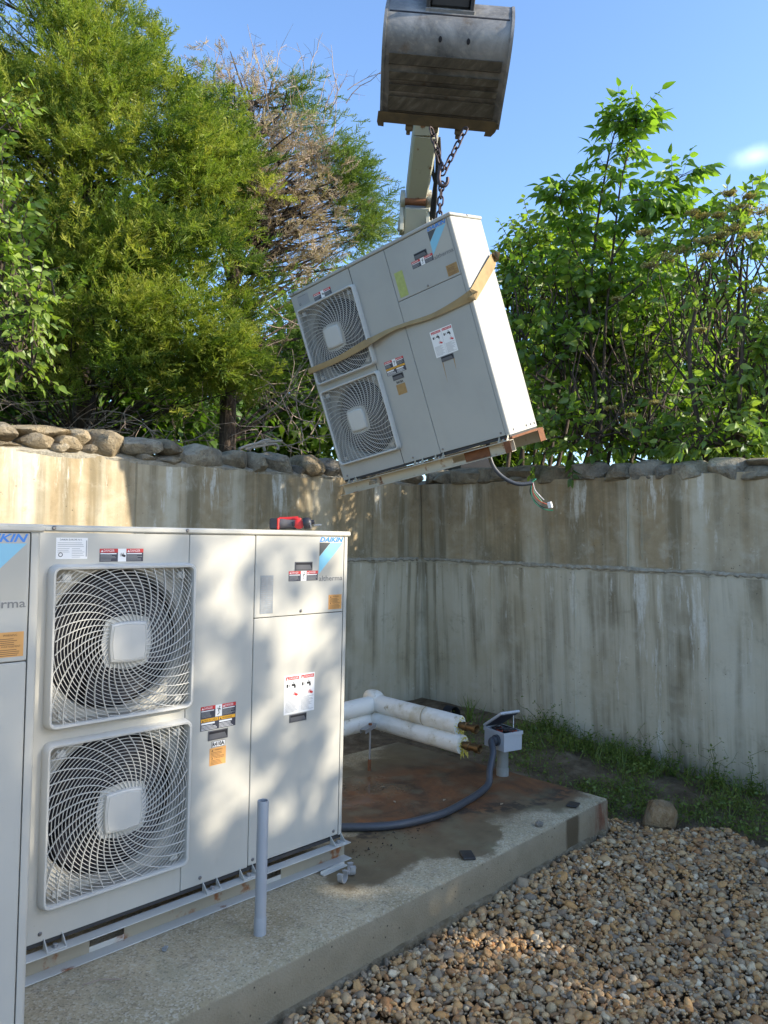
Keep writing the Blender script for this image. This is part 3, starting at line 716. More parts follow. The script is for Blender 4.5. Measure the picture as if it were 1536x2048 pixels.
def foot_mesh(mat):
    mb = MB(); mb.box(-.035, .035, -.040, .0, -.026, -.022, mat, .001)
    for s in (-.033, .030): mb.prism([(-.038, -.022), (0, -.022), (0, .012)], .003, mat, Matrix.Translation((s, 0, 0)))
    mb.lathe([(.0115, -.022), (.0115, -.019), (.008, -.019), (.008, -.011), (.0065, -.010)], 'zinc', 6, Matrix.Translation((0, -.018, 0)))
    return mb.mesh('foot_bracket')
def quadp(mb, pts, y, mat): mb.add([(x, y, z) for x, z in pts], [list(range(len(pts)))], mat)
def rectp(mb, x0, x1, z0, z1, y, mat): quadp(mb, [(x0, z0), (x1, z0), (x1, z1), (x0, z1)], y, mat)
def lines(mb, x0, x1, z1, n, dz, th, mat, rng, y=-.0011):
    for i in range(n): rectp(mb, x0, x0+(x1-x0)*rng.uniform(.62, 1), z1-i*dz-th, z1-i*dz, y, mat)
def plate(x0, x1, z0, z1, mat):
    return MB().box(x0, x1, -.0008, -.0002, z0, z1, mat)
def letter(txt, x, z, w, h, mat, parent, y=-.0012, shear=0.0, bold=0.0):
    o = link('lettering', text_mesh(txt, w, h, mat, shear, bold), parent, (x, y, z)); return o
def picto_man(mb, cx, cz, s, y=-.0012):
    def ln(a, b, w): 
        dx, dz = b[0]-a[0], b[1]-a[1]; L = math.hypot(dx, dz); nx, nz = -dz/L*w/2, dx/L*w/2
        quadp(mb, [(cx+s*(a[0]+nx), cz+s*(a[1]+nz)), (cx+s*(a[0]-nx), cz+s*(a[1]-nz)), (cx+s*(b[0]-nx), cz+s*(b[1]-nz)), (cx+s*(b[0]+nx), cz+s*(b[1]+nz))], y, 'ink_black')
    ln((.15, .55), (-.05, -.05), .26); ln((-.05, -.05), (.12, -.5), .14); ln((.12, -.5), (-.3, -.85), .14); ln((.1, .4), (-.45, .5), .12); ln((.15, .5), (.5, .1), .12)
    quadp(mb, [(cx+s*(.22+.14*math.cos(k)), cz+s*(.78+.14*math.sin(k))) for k in np.linspace(0, 6.283, 9)[:-1]], y, 'ink_black')
def picto_hand(mb, cx, cz, s, mat, y=-.0012, flip=1):
    def pl(p): quadp(mb, [(cx+s*a*flip, cz+s*b) for a, b in p], y, mat)
    pl([(.9, -.5), (1.0, -.05), (.3, .2), (-.05, .0), (.0, -.3), (.4, -.5)])
    for (a, b, w) in (((.15, .1), (-.2, .55), .13), ((.05, .05), (-.5, .35), .12), ((.0, -.1), (-.65, .05), .11), ((.1, -.25), (-.55, -.25), .1), ((.4, .15), (.25, .6), .13)):
        dx, dz = b[0]-a[0], b[1]-a[1]; L = math.hypot(dx, dz); nx, nz = -dz/L*w/2, dx/L*w/2
        pl([(a[0]+nx, a[1]+nz), (a[0]-nx, a[1]-nz), (b[0]-nx, b[1]-nz), (b[0]+nx, b[1]+nz)])
def triangle(mb, x, z, s, mat, y=-.0014): quadp(mb, [(x, z), (x+s, z), (x+s/2, z+s*.9)], y, mat)
def danger_plate(parent, x0, x1, z0, z1, picto, left='DANGER', right='DANGER', aged=False):
    w = x1-x0; h = z1-z0; rng = random.Random(int(abs(x0)*1e4))
    mb = plate(x0, x1, z0, z1, 'ink_navy'); a = x0+w*.41; b = x0+w*.60
    rectp(mb, a, b, z0, z1, -.0010, 'ink_white')
    for u, v_ in ((x0, a), (b, x1)):
        rectp(mb, u, v_, z1-h*.30, z1, -.0010, 'ink_red'); triangle(mb, u+.004, z1-h*.26, h*.2, 'ink_white')
        rectp(mb, u+.003, v_-.006, z1-h*.43, z1-h*.35, -.0011, 'ink_white')
        lines(mb, u+.003, v_-.003, z1-h*.50, 5, h*.095, h*.035, 'ink_grey', rng)
    (picto_hand if picto == 'hand' else picto_man)(mb, (a+b)/2, (z0+z1)/2, h*.30 if picto == 'hand' else h*.42, *(('ink_black',) if picto == 'hand' else ()))
    o = link('sticker', mb.mesh('warning_sticker'), parent)
    for u, v_, t in ((x0, a, left), (b, x1, right)): letter(t, u+.004+h*.24, z1-h*.25, (v_-u)*.58, h*.19, 'ink_white', o, -.0014)
    return o
def orange_plate(parent, x0, x1, z0, z1, mat='ink_orange', faded=False):
    rng = random.Random(int(abs(z0)*1e4)); mb = plate(x0, x1, z0, z1, mat); w = x1-x0; h = z1-z0
    if not faded:
        for zz in (.80, .36):
            triangle(mb, x0+w*.10, z0+h*zz, h*.13, 'ink_brown'); lines(mb, x0+w*.08, x1-w*.06, z0+h*(zz-.06), 4, h*.075, h*.026, 'ink_brown', rng)
    o = link('sticker', mb.mesh('orange_sticker'), parent)
    if not faded:
        letter('WARNING', x0+w*.33, z0+h*.83, w*.45, h*.085, 'ink_brown', o); letter('AVERTISSEMENT', x0+w*.28, z0+h*.38, w*.62, h*.075, 'ink_brown', o)
    return o
def handle(parent, x0, x1, z0, z1):
    mb = MB(); mb.box(x0, x1, -.003, .0, z0, z1, 'handle_grey', .0012)
    rectp(mb, x0+.004, x1-.004, z0+.004, z1-.004, -.0034, 'inner_dark')
    h = z1-z0; mb.add([(x0+.005, -.0036, z0+.005), (x1-.005, -.0036, z0+.005), (x1-.016, -.0036, z0+h*.66), (x0+.005, -.0036, z0+h*.66)], [[0, 1, 2, 3]], 'handle_grey')
    return link('handle', mb.mesh('handle'), parent)

def make_unit(label, style):
    sus = style == 'hung'; P = 'faded_paint' if sus else 'cream_paint'; RP = 'rusty_paint' if sus else 'rail_paint'; key = P
    t = thing('heat_pump_unit', label, 'heat pump', group='large white outdoor heat pump units')
    mb = MB(); mb.box(-1.424, -.858, .12, UD-.012, .004, 1.384, 'inner_dark')
    mb.box(-.8455, -.004, .014, UD-.004, .0, 1.386, 'seam_dark')
    mb.box(-1.424, -.004, .004, UD-.004, -.012, .0035, 'seam_dark')
    link('inner_body', mb.mesh('inner_body'), t)
    # coil wrapping the left end and the back behind a wire guard
    mb = MB()
    for k in range(46): mb.box(-1.425, -.3, UD-.011, UD-.001, .03+k*.029, .03+k*.029+.012, 'coil_metal')
    for k in range(40): mb.box(-1.433, -1.4255, .07, UD-.02, .03+k*.033, .03+k*.033+.013, 'coil_metal')
    link('coil', cached('coil', lambda: mb.mesh('coil')), t, kind='stuff')
    mb = MB()
    for k in range(20): mb.tube([(-1.43, UD-.001, .05+k*.066), (-1.43, UD+.045, .05+k*.066)], .004, 'grille_plastic', 5); mb.tube([(-.35, UD, .05+k*.066), (-.35, UD+.045, .05+k*.066)], .004, 'grille_plastic', 5)
    for k in range(8): mb.tube([(-1.43+k*.154, UD+.045, .02), (-1.43+k*.154, UD+.045, 1.37)], .011 if k == 0 else .004, 'grille_plastic', 5)
    link('coil_guard', cached('guard', lambda: mb.mesh('coil_guard')), t, kind='stuff')
    link('fan_panel', cached('fanpanel'+P, lambda: fan_panel_mesh(P)), t)
    fr, wi, tb, hb = cached('grille', lambda: grille_meshes('grille_plastic'))
    bl = cached('blade', fan_blade_mesh)
    for n, (cx, cz) in enumerate(FANS):
        gr = link('fan_grille', fr, t, (cx, 0, cz))
        w_ = link('grille_wires', wi, gr, kind='stuff'); [link('clip_tab', tb, gr, (sx*.222, 0, sz*.236)) for sx in (-1, 1) for sz in (-1, 1)]
        h_ = link('hub_cap', hb, gr)
        mbh = MB().lathe([(.06, 0), (.06, .05), (.045, .06)], 'fan_black', 20, Matrix.Rotation(R_(90), 4, 'X'))
        fan = link('fan', cached('fanhub', lambda: mbh.mesh('fan_hub', 40)), t, (cx, .085, cz))
        for k in range(4):
            b_ = link('fan_blade', bl, fan); b_.rotation_euler = (0, R_(90*k+25+40*n), 0)
    # flat panels with dark seams between them
    for nm, x0, x1, z0, z1 in (('service_panel', -.8515, -.5375, .004, 1.3865), ('upper_access_panel', -.5345, -.0305, 1.0385, 1.3865), ('lower_access_panel', -.5345, -.0305, .008, 1.0355)):
        mbp = MB().box(x0, x1, 0, .0135, z0, z1, P, .0025); pan = link(nm, cached(nm+P, lambda: mbp.mesh(nm, 30)), t)
        if nm == 'upper_access_panel': up_ = pan
        elif nm == 'lower_access_panel': lo_ = pan
        else: se_ = pan
    # corner column and end panel in one folded sheet
    mb = MB(); prof = [(-.0275, .013), (-.0275, 0), (-.016, 0)]+[(-.016+.016*math.sin(R_(q)), .016-.016*math.cos(R_(q))) for q in (15, 30, 45, 60, 75, 90)]+[(0, UD), (-.012, UD), (-.012, .02)]
    mb.prism([(b, a) for a, b in prof], 1.3825, P, Matrix(((0, 0, 1, 0), (0, 1, 0, 0), (1, 0, 0, .004), (0, 0, 0, 1))))
    link('end_panel', cached('endpanel'+P, lambda: mb.mesh('end_panel', 30)), t)
    mb = MB().box(-1.443, .008, -.008, UD+.010, 1.389, UH, P, .006); link('top_panel', cached('cap'+P, lambda: mb.mesh('top_panel', 40)), t)
    # screws, each one a part
    sc_me = cached('screw', lambda: MB().lathe([(.0075, 0), (.0075, .002), (.0045, .0045)], 'screw_steel', 8).mesh('screw'))
    for x, y, z in ((-1.385, -.008, 1.402), (-.868, -.008, 1.402), (-.283, 0, 1.055), (-1.385, 0, .03), (-.765, 0, .03), (-.512, 0, .03), (-.06, 0, .03)):
        link('screw', sc_me, t, mx=Matrix.Translation((x, y, z)) @ Matrix.Rotation(R_(90), 4, 'X'))
    for x, y, z in ((.008, .2, 1.402), (0, .06, .03), (0, .24, .03), (0, .30, .03), (0, .355, .03)): link('screw', sc_me, t, mx=Matrix.Translation((x, y, z)) @ Matrix.Rotation(R_(90), 4, 'Y'))
    # base rails and feet
    rm = cached('rail'+RP, lambda: rail_mesh(RP)); fm = cached('foot'+RP, lambda: foot_mesh(RP))
    link('base_rail', rm, t, label='rust streaked front base rail' if sus else None)
    r2 = link('base_rail', rm, t, label='rust streaked rear base rail' if sus else None); r2.matrix_local = Matrix.Translation((-1.447, UD+.03, 0)) @ Matrix.Rotation(math.pi, 4, 'Z')
    for x in (-1.34, -.72, -.545, -.045): link('foot_bracket', fm, t, (x, 0, 0))
    if sus:
        mb = MB(); mb.box(-.36, -.17, -.0045, -.0005, -.094, -.033, 'rust')
        mb.box(-.03, .014, -.055, -.0535, -.1, -.028, 'rust'); mb.box(-.02, .010, .36, .44, -.02, -.012, 'rust', .001); mb.box(.006, .010, .36, .44, -.10, -.0205, 'rust'); mb.box(-.05, .0105, .0, .40, -.023, -.008, 'rust', .001)
        link('rust_patch', mb.mesh('rust_patch'), t)
    # stickers and marks
    rng = random.Random(5)
    mb = plate(-1.373, -1.262, 1.295, 1.369, 'ink_white' if not sus else 'ink_grey')
    y = -.0011
    lines(mb, -1.368, -1.268, 1.352, 3, .006, .0016, 'ink_grey', rng); lines(mb, -1.368, -1.325, 1.332, 3, .006, .0014, 'ink_grey', rng); lines(mb, -1.318, -1.272, 1.332, 6, .006, .0014, 'ink_grey', rng)
    mb.add([(-1.357+.008*math.cos(k), y, 1.310+.008*math.sin(k)) for k in np.linspace(0, 6.28, 13)[:-1]]+[(-1.357+.0055*math.cos(k), y, 1.310+.0055*math.sin(k)) for k in np.linspace(0, 6.28, 13)[:-1]], [[k, (k+1) % 12, 12+(k+1) % 12, 12+k] for k in range(12)], 'ink_black')
    rectp(mb, -1.268, -1.264, 1.303, 1.360, y, 'ink_grey')
    o = link('nameplate', mb.mesh('nameplate'), t)
    letter('DAIKIN EUROPE N.V.', -1.360, 1.359, .078, .0065, 'ink_black' if not sus else 'ink_navy', o)
    danger_plate(t, -1.217, -1.048, 1.284, 1.331, 'hand')
    danger_plate(up_, -.356, -.189, 1.188, 1.232, 'man')
    handle(up_, -.323, -.222, 1.2335, 1.273)
    mb = plate(-.507, -.439, 1.054, 1.217, 'ink_olive' if sus else 'ink_steel')
    for x in (-.502, -.468): lines(mb, x, x+.029, 1.208, 17, .0088, .003, 'ink_olive' if sus else 'ink_grey', rng)
    link('sticker', mb.mesh('data_sticker'), up_, label='yellow green aged data sticker' if sus else None)
    orange_plate(up_, -.121, -.04, 1.052, 1.119, 'ink_orange_aged' if sus else 'ink_orange')
    mb = MB(); rectp(mb, -.185, -.038, 1.205, 1.3595, -.0004, 'brand_beige')
    quadp(mb, [(-.182, 1.3585), (-.116, 1.3585), (-.182, 1.297)], -.0008, 'brand_black'); quadp(mb, [(-.114, 1.3585), (-.0395, 1.3585), (-.184, 1.215), (-.182, 1.295)], -.0008, 'brand_cyan')
    o = link('emblem', cached('emblem', lambda: mb.mesh('emblem')), up_)
    letter('DAIKIN', -.181, 1.3620, .144, .0225, 'brand_blue', o, -.0009, .3, .028)
    letter('altherma', -.183, 1.184, .145, .024, 'letter_grey', o, -.0009, 0, .012)
    # hot-surface notice: two white columns
    mb = plate(-.366, -.194, .606, .776, 'ink_white'); rectp(mb, -.2805, -.2795, .61, .772, y, 'ink_grey')
    for x in (-.362, -.276):
        rectp(mb, x+.004, x+.078, .755, .770, y, 'ink_red'); triangle(mb, x+.008, .757, .010, 'ink_white')
        rectp(mb, x+.008, x+.018, .723, .738, y, 'ink_black'); rectp(mb, x+.022, x+.028, .724, .737, y, 'ink_grey'); rectp(mb, x+.036, x+.058, .727, .737, y, 'ink_black'); rectp(mb, x+.050, x+.060, .718, .730, y, 'ink_black'); rectp(mb, x+.044, x+.052, .738, .746, y, 'ink_grey'); rectp(mb, x+.054, x+.056, .706, .716, y, 'ink_grey')
        picto_hand(mb, x+.055, .692, .018, 'ink_red'); lines(mb, x+.004, x+.078, .674, 12, .0052, .0016, 'ink_grey', rng)
    o = link('sticker', mb.mesh('hot_surface_sticker'), lo_)
    for x in (-.362, -.276): letter('DANGER', x+.022, .758, .052, .009, 'ink_white', o, -.0014)
    handle(lo_, -.334, -.237, .568, .603)
    # combined danger plate on the service panel
    o = danger_plate(se_, -.782, -.616, .655, .702, 'man')
    mb = plate(-.782, -.616, .606, .6545, 'ink_navy')
    for x, w in ((-.780, .080), (-.697, .079)): rectp(mb, x, x+w, .640, .653, y, 'ink_amber'); triangle(mb, x+.004, .641, .009, 'ink_black', -.0013); rectp(mb, x+.002, x+w-.016, .630, .637, y, 'ink_white'); lines(mb, x+.002, x+w-.004, .626, 4, .005, .0018, 'ink_white', rng)
    o = link('sticker', mb.mesh('caution_sticker'), se_)
    letter('MISE EN GARDE', -.764, .642, .060, .008, 'ink_black', o, -.0013); letter('WARNING', -.681, .642, .046, .008, 'ink_black', o, -.0013)
    handle(se_, -.746, -.652, .5625, .602)
    mb = plate(-.728, -.664, .533, .557, P if sus else 'ink_black'); rectp(mb, -.7265, -.6655, .5345, .5555, -.0010, P if sus else 'ink_white')
    o = link('sticker', mb.mesh('refrigerant_sticker'), se_); letter('R410A', -.7245, .5365, .057, .0175, 'ink_black', o, -.0014, 0, .045)
    orange_plate(se_, -.736, -.659, .461, .531, 'ink_orange_aged' if sus else 'ink_orange', sus)
    return t
unit_m = make_unit('cream heat pump standing on the slab with a red power tool on top', 'floor'); unit_m.location = (0, 0, 0)
unit_l = make_unit('heat pump cut off by the left picture edge, nearest the camera and wholly in shade', 'floor'); unit_l.location = (-1.61, -.48, 0)
unit_h = make_unit('tilted heat pump hanging in the air with a rusty base and a strap round it', 'hung')
UHM = Matrix(((0.0736, 0.9582, -0.2766, 1.46456), (-0.9827, 0.117, 0.1435, .12527), (0.1699, 0.2612, 0.9502, 2.03274), (0, 0, 0, 1)))
unit_h.matrix_world = UHM
# rust drips under the handle of the hung unit, and its torn-off power whip
mb = MB(); quadp(mb, [(-.333, .568), (-.326, .568), (-.3345, .43)], -.0004, 'ink_orange_aged'); quadp(mb, [(-.246, .568), (-.238, .568), (-.247, .49)], -.0004, 'ink_orange_aged')
link('rust_drip', mb.mesh('rust_drip'), unit_h)
UI = UHM.inverted()
def loc_(P): return UI @ Vector(P)
wp = [at(975, 880, 4.95), at(980, 915, 4.93), at(990, 938, 4.92), at(1010, 957, 4.92), at(1036, 968, 4.92), at(1064, 966, 4.93)]
def spline(pts, n=6):
    pts = [Vector(p) for p in pts]; out = []
    for i in range(len(pts)-1):
        p0 = pts[max(0, i-1)]; p1 = pts[i]; p2 = pts[i+1]; p3 = pts[min(len(pts)-1, i+2)]
        for k in range(n):
            t = k/n; out.append(.5*((2*p1)+(-p0+p2)*t+(2*p0-5*p1+4*p2-p3)*t*t+(-p0+3*p1-3*p2+p3)*t**3))
    out.append(pts[-1]); return out
link('power_whip', MB().tube([loc_(q) for q in spline(wp)], .0135, 'conduit_grey', 10).mesh('power_whip', 60), unit_h)
for mat_, ends in (('wire_green', [(1064, 966), (1062, 985), (1070, 1005), (1088, 1018), (1106, 1021)]), ('wire_red', [(1066, 966), (1066, 984), (1076, 1000), (1092, 1008), (1100, 1010)]), ('wire_black', [(1064, 967), (1060, 984), (1072, 1004), (1086, 1014), (1100, 1014)]), ('wire_white', [(1066, 965), (1070, 980), (1080, 992), (1088, 1000)]), ('wire_green', [(1064, 964), (1072, 958), (1062, 962), (1066, 980), (1084, 1004)])):
    link('wire', MB().tube([loc_(q) for q in spline([at(x, y, 4.92+.01*i) for i, (x, y) in enumerate(ends)])], .003, mat_, 6).mesh('wire', 60), unit_h)
link('connector', MB().box(-.014, .014, -.01, .01, -.02, .02, 'ink_white', .003).mesh('connector'), unit_h, loc_(at(1100, 1010, 4.93)))

# ------------------------------------------------------------------ strap, chain, excavator
def strap():
    o_ = .004
    ctr = [(-1.445, -.006, .838), (-1.40, -.040, .836), (-1.12, -.044, .836), (-.86, -.040, .862), (-.80, -.030, .868), (-.66, -.012, .884), (-.52, -.010, .882), (-.32, -.008, .866), (-.13, -.007, .876), (.0, -.006, .890), (.010, .012, .897), (.010, .20, 1.01), (.010, .388, 1.125), (-.02, .397, 1.13), (-.7, .45, 1.02), (-1.43, .44, .88), (-1.448, .38, .86), (-1.448, .10, .842)]
    wid = [.036, .036, .037, .050, .05, .042, .036, .032, .040, .058, .064, .070, .070, .05, .04, .05, .04, .04]
    nrm = [(-1, -1, 0), (0, -1, 0), (0, -1, .1), (0, -1, .3), (0, -.9, .6), (0, -.8, .75), (0, -.75, .8), (0, -.9, .5), (0, -1, .1), (.2, -1, 0), (1, -.2, 0), (1, 0, 0), (1, .3, 0), (0, 1, 0), (0, 1, 0), (-.5, 1, 0), (-1, 0, 0), (-1, 0, 0)]
    C = spline(ctr+[ctr[0]], 5)[:-1]; N = spline([Vector(q) for q in nrm]+[Vector(nrm[0])], 5)[:-1]; Wd = [q.x for q in spline([(w, 0, 0) for w in wid]+[(wid[0], 0, 0)], 5)[:-1]]
    v = []; f = []; m = len(C)
    for i in range(m):
        t = (C[(i+1) % m]-C[i-1]).normalized(); n = (N[i]-t*N[i].dot(t)).normalized(); b = t.cross(n); w = Wd[i]/2*1.15
        for j in range(5):
            u = (j-2)/2; v.append(C[i]+b*w*u+n*(.003+.0025*math.cos(u*1.5)))
        v.append(C[i]+b*w+n*.0008); v.append(C[i]-b*w+n*.0008)
    for i in range(m):
        j = (i+1) % m
        for a, b in ((0, 1), (1, 2), (2, 3), (3, 4), (4, 5), (5, 6), (6, 0)): f.append([i*7+a, j*7+a, j*7+b, i*7+b])
    o = link('lifting_strap', MB().add(v, f, 'webbing').mesh('lifting_strap', 50)); o.matrix_world = UHM
    tag(o, 'tan webbing strap twisted round the middle of the hanging heat pump', 'strap')
strap()
def link_mesh(L, wd, r):
    pts = []; s = L/2-wd/2
    for k in range(9): a = R_(-90+180*k/8); pts.append((0, wd/2*math.cos(a)*.98 if False else math.sin(a)*wd/2, s+math.cos(a)*wd/2))
    pts = [(0, wd/2*math.cos(R_(q)), s+wd/2*math.sin(R_(q))) for q in range(0, 181, 30)]+[(0, wd/2*math.cos(R_(q)), -s+wd/2*math.sin(R_(q))) for q in range(180, 361, 30)]
    return MB().tube(pts, r, 'chain_steel', 7, closed=True).mesh('link', 70)
CH_TOP_L, CH_TOP_R = at(862, 256, 4.92), at(932, 256, 4.92); HOOK = at(884, 356, 4.90); CH_END = np.array(UHM @ Vector((-.205, .19, UH+.003)))
chain = thing('lifting_chain', 'dark steel chain running from the bucket lip through a hook to the hanging heat pump', 'chain', tuple(HOOK))
LM = link_mesh(.062, .034, .0058)
def run_chain(a, b, flip=0):
    a, b = Vector(a), Vector(b); d = b-a; n = max(2, round(d.length/.0475)); dr = d.normalized(); q0 = dr.to_track_quat('Z', 'X')
    for i in range(n):
        c = a+d*((i+.5)/n); o = link('link', LM, chain)
        from mathutils import Quaternion
        o.matrix_local = Matrix.Translation(c-Vector(HOOK)) @ (q0 @ Quaternion((0, 0, 1), R_(35+90*((i+flip) % 2)))).to_matrix().to_4x4()
run_chain(CH_TOP_L, HOOK+np.array([0, 0, .05])); run_chain(CH_TOP_R, HOOK+np.array([0, 0, .02]), 1); run_chain(HOOK+np.array([0, 0, -.03]), CH_END)
hk = MB().tube(spline([(0, 0, .10), (-.012, .0, .07), (-.018, 0, .03), (-.02, 0, -.01), (-.008, 0, -.045), (.018, 0, -.05), (.035, 0, -.025), (.036, 0, .005)]), [.010+.004*math.sin(k/42*3) for k in range(43)], 'chain_steel', 8).mesh('hook', 60)
o = link('hook', hk, chain); o.rotation_euler = (0, 0, R_(-45))

exc = thing('excavator', 'white excavator arm beyond the wall corner with a worn grey bucket at the top', 'excavator', (3.6, 3.4, 1.8))
EI = Matrix.Translation((-3.6, -3.4, -1.8))
def eadd(name, mb, sm=40, parent=exc): 
    me = mb.mesh(name, sm); o = link(name, me, parent)
    if parent is exc: o.matrix_local = EI
    return o
# bucket frame: w across, u up in the view, d towards the yard
bc = at(890, 130, 4.9); vr = ray(890, 130); vr /= np.linalg.norm(vr)
wv = CM[0]*math.cos(.085)-CM[1]*math.sin(.085); dv = -vr; wv = wv-dv*wv.dot(dv); wv /= np.linalg.norm(wv); uv = np.cross(dv, wv)
BT = Matrix(((wv[0], uv[0], dv[0], bc[0]), (wv[1], uv[1], dv[1], bc[1]), (wv[2], uv[2], dv[2], bc[2]), (0, 0, 0, 1)))
WB = .385
prof = [(-.345, -.10), (-.30, -.075), (-.10, .035), (-.03, .07), (.05, .098), (.12, .105), (.18, .095), (.235, .065), (.275, .02), (.315, -.06), (.345, -.14)]
mb = MB(); v = []; f = []
pin = [(u-.006, d-.016) for u, d in prof]
for u, d in prof: v += [(-WB, u, d), (WB, u, d)]
o_ = len(v)
for u, d in pin: v += [(-WB, u, d), (WB, u, d)]
n = len(prof)
for i in range(n-1): f += [[2*i, 2*i+1, 2*i+3, 2*i+2], [o_+2*i, o_+2*i+1, o_+2*i+3, o_+2*i+2]]
f += [[0, 1, o_+1, o_], [2*n-2, 2*n-1, o_+2*n-1, o_+2*n-2]]
mb.add([tuple(BT @ Vector(q)) for q in v], f, 'bucket_steel'); bucket = eadd('bucket', mb, 35)
def bpart(name, mb, sm=30): return link(name, mb.mesh(name, sm), bucket)
for s in (-1, 1):     # side plates, a little proud of the back sheet
    x0 = s*WB-(.0 if s > 0 else .018)
    pl = [(u*1.01, d+.014) for u, d in prof]+[(.33, -.32), (.10, -.50), (-.22, -.46), (-.345, -.16)]
    bpart('side_plate', MB().prism(pl, .018, 'bucket_steel', BT @ Matrix.Translation((x0, 0, 0))))
def pt(t):    # point on the profile by u
    for (u0, d0), (u1, d1) in zip(prof, prof[1:]):
        if u0 <= t <= u1: return d0+(d1-d0)*(t-u0)/(u1-u0)
    return prof[0][1]
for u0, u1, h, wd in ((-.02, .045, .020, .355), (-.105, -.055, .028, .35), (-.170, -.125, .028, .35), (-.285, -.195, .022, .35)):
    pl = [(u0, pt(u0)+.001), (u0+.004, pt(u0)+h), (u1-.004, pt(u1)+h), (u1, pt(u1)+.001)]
    bpart('wear_rib', MB().prism(pl, wd*2, 'rib_steel_shaded', BT @ Matrix.Translation((-wd, 0, 0))))
bpart('weld_seam', MB().prism([(.262, pt(.262)), (.266, pt(.266)+.004), (.272, pt(.272))], WB*1.94, 'inner_dark', BT @ Matrix.Translation((-WB*.97, 0, 0))))
for x in (-.045, .13):
    bpart('drain_slot', MB().lathe([(.011, -.004), (.011, .002), (.009, .0025)], 'inner_dark', 12, BT @ Matrix.Translation((x, .135, pt(.135)+.003)) @ Matrix.Scale(1.6, 4, (0, 1, 0))))
# cutting lip with downturned side cutters and bolted tooth stubs behind it
lipp = [(-WB-.028, -.295), (WB-.02, -.300), (WB+.012, -.318), (WB-.005, -.365), (WB-.03, -.395), (WB-.075, -.395), (WB-.07, -.368), (-WB+.01, -.362), (-WB+.01, -.388), (-WB-.026, -.386), (-WB-.035, -.36)]
v = [(x, u, -.045+(u+.3)*.5) for x, u in lipp]+[(x, u, -.085+(u+.3)*.5) for x, u in lipp]; m = len(lipp)
f = [list(range(m)), list(range(m, 2*m))]+[[i, (i+1) % m, m+(i+1) % m, m+i] for i in range(m)]
bpart('cutting_lip', MB().add([tuple(BT @ Vector(q)) for q in v], f, 'lip_steel'))
for x in (-.20, -.03, .135):
    mb = MB().box(x-.026, x+.026, -.405, -.33, -.15, -.09, 'lip_steel', .008, BT); mb.lathe([(.014, 0), (.014, .02), (.01, .024)], 'lip_steel', 6, BT @ Matrix.Translation((x-.005, -.405, -.12)) @ Matrix.Rotation(R_(90), 4, 'X'))
    bpart('tooth_stub', mb)
mb = MB()
for x in (-.14, .135): mb.box(x-.012, x+.012, .285, .52, -.36, .0, 'machine_dark', .003, BT)
mb.box(-.125, .12, .31, .50, -.34, -.03, 'machine_dark', .01, BT); mb.box(-.155, .155, .268, .30, -.10, .012, 'bucket_steel', .004, BT)
mb.tube([tuple(BT @ Vector((-.19, .40, -.1))), tuple(BT @ Vector((.20, .40, -.1)))], .03, 'machine_dark', 12)
bpart('coupler', mb)
# arm: quad-section beams
def beam(a, b, wa, wb, ha, hb, mat, c=None):
    a, b = Vector(a), Vector(b); t = (b-a).normalized(); sx = Vector(CM[0].tolist()); sx = (sx-t*sx.dot(t)).normalized(); sy = t.cross(sx); v = []
    for p, w, h in ((a, wa, ha), (b, wb, hb)):
        ch = .018
        for x, y in ((-w/2+ch, -h/2), (w/2-ch, -h/2), (w/2, -h/2+ch), (w/2, h/2-ch), (w/2-ch, h/2), (-w/2+ch, h/2), (-w/2, h/2-ch), (-w/2, -h/2+ch)): v.append(p+sx*x+sy*y)
    f = [[0, 1, 2, 3, 4, 5, 6, 7], list(range(8, 16))]+[[i, (i+1) % 8, 8+(i+1) % 8, 8+i] for i in range(8)]
    return MB().add(v, f, mat)
BA, BB, BC = at(830, 402, 7.6), at(851, 262, 7.1), at(870, -150, 6.0)
bm1 = beam(at(833, 388, 7.65), BB, .21, .235, .20, .22, 'boom_paint'); boom = eadd('boom', bm1)
link('boom_segment', beam(BB, BC, .235, .235, .22, .22, 'boom_paint').mesh('boom_segment', 30), boom)
lowb = beam(at(826, 500, 7.95), at(833, 412, 7.68), .26, .24, .24, .2, 'boom_paint'); link('boom_foot', lowb.mesh('boom_foot', 30), boom)
link('boom_foot', beam(at(850, 760, 8.6), at(826, 500, 7.95), .28, .26, .28, .24, 'boom_paint').mesh('boom_foot', 30), boom)
for dx in (-.130, .130):
    ctr = Vector(at(832, 398, 7.66))+Vector(CM[0].tolist())*dx; mb = MB().lathe([(.03, -.028), (.085, -.022), (.085, .022), (.03, .028)], 'boom_paint', 18, Matrix.Translation(ctr) @ Vector((1, -1, 0)).to_track_quat('Z', 'Y').to_matrix().to_4x4())
    link('hinge_boss', mb.mesh('hinge_boss', 40), boom)
    s2 = Vector(at(829, 430, 7.72))+Vector(CM[0].tolist())*dx; link('hinge_cheek', MB().box(-.02, .02, -.075, .075, -.18, .16, 'boom_paint', .005, Matrix.Translation(s2) @ Matrix.Rotation(R_(-45), 4, 'Z')).mesh('hinge_cheek', 40), boom)
mb = MB().tube([at(810, 403, 7.6), at(852, 405, 7.6)], .035, 'rust', 12); link('hinge_pin', mb.mesh('hinge_pin', 40), boom)
for pts in ([(878, 275), (879, 320), (871, 380), (866, 436)], [(870, 262), (874, 330), (868, 380), (861, 440)], [(866, 300), (866, 345), (872, 380), (868, 440)]):
    link('hydraulic_hose', MB().tube(spline([at(x, y, 7.1+(y-262)/300) for x, y in pts]), .016, 'black_rubber', 8).mesh('hydraulic_hose', 60), boom)
link('bracket', MB().box(-.03, .03, -.02, .02, -.06, .06, 'boom_paint', .004).mesh('bracket'), boom, Vector(at(802, 452, 7.8)))
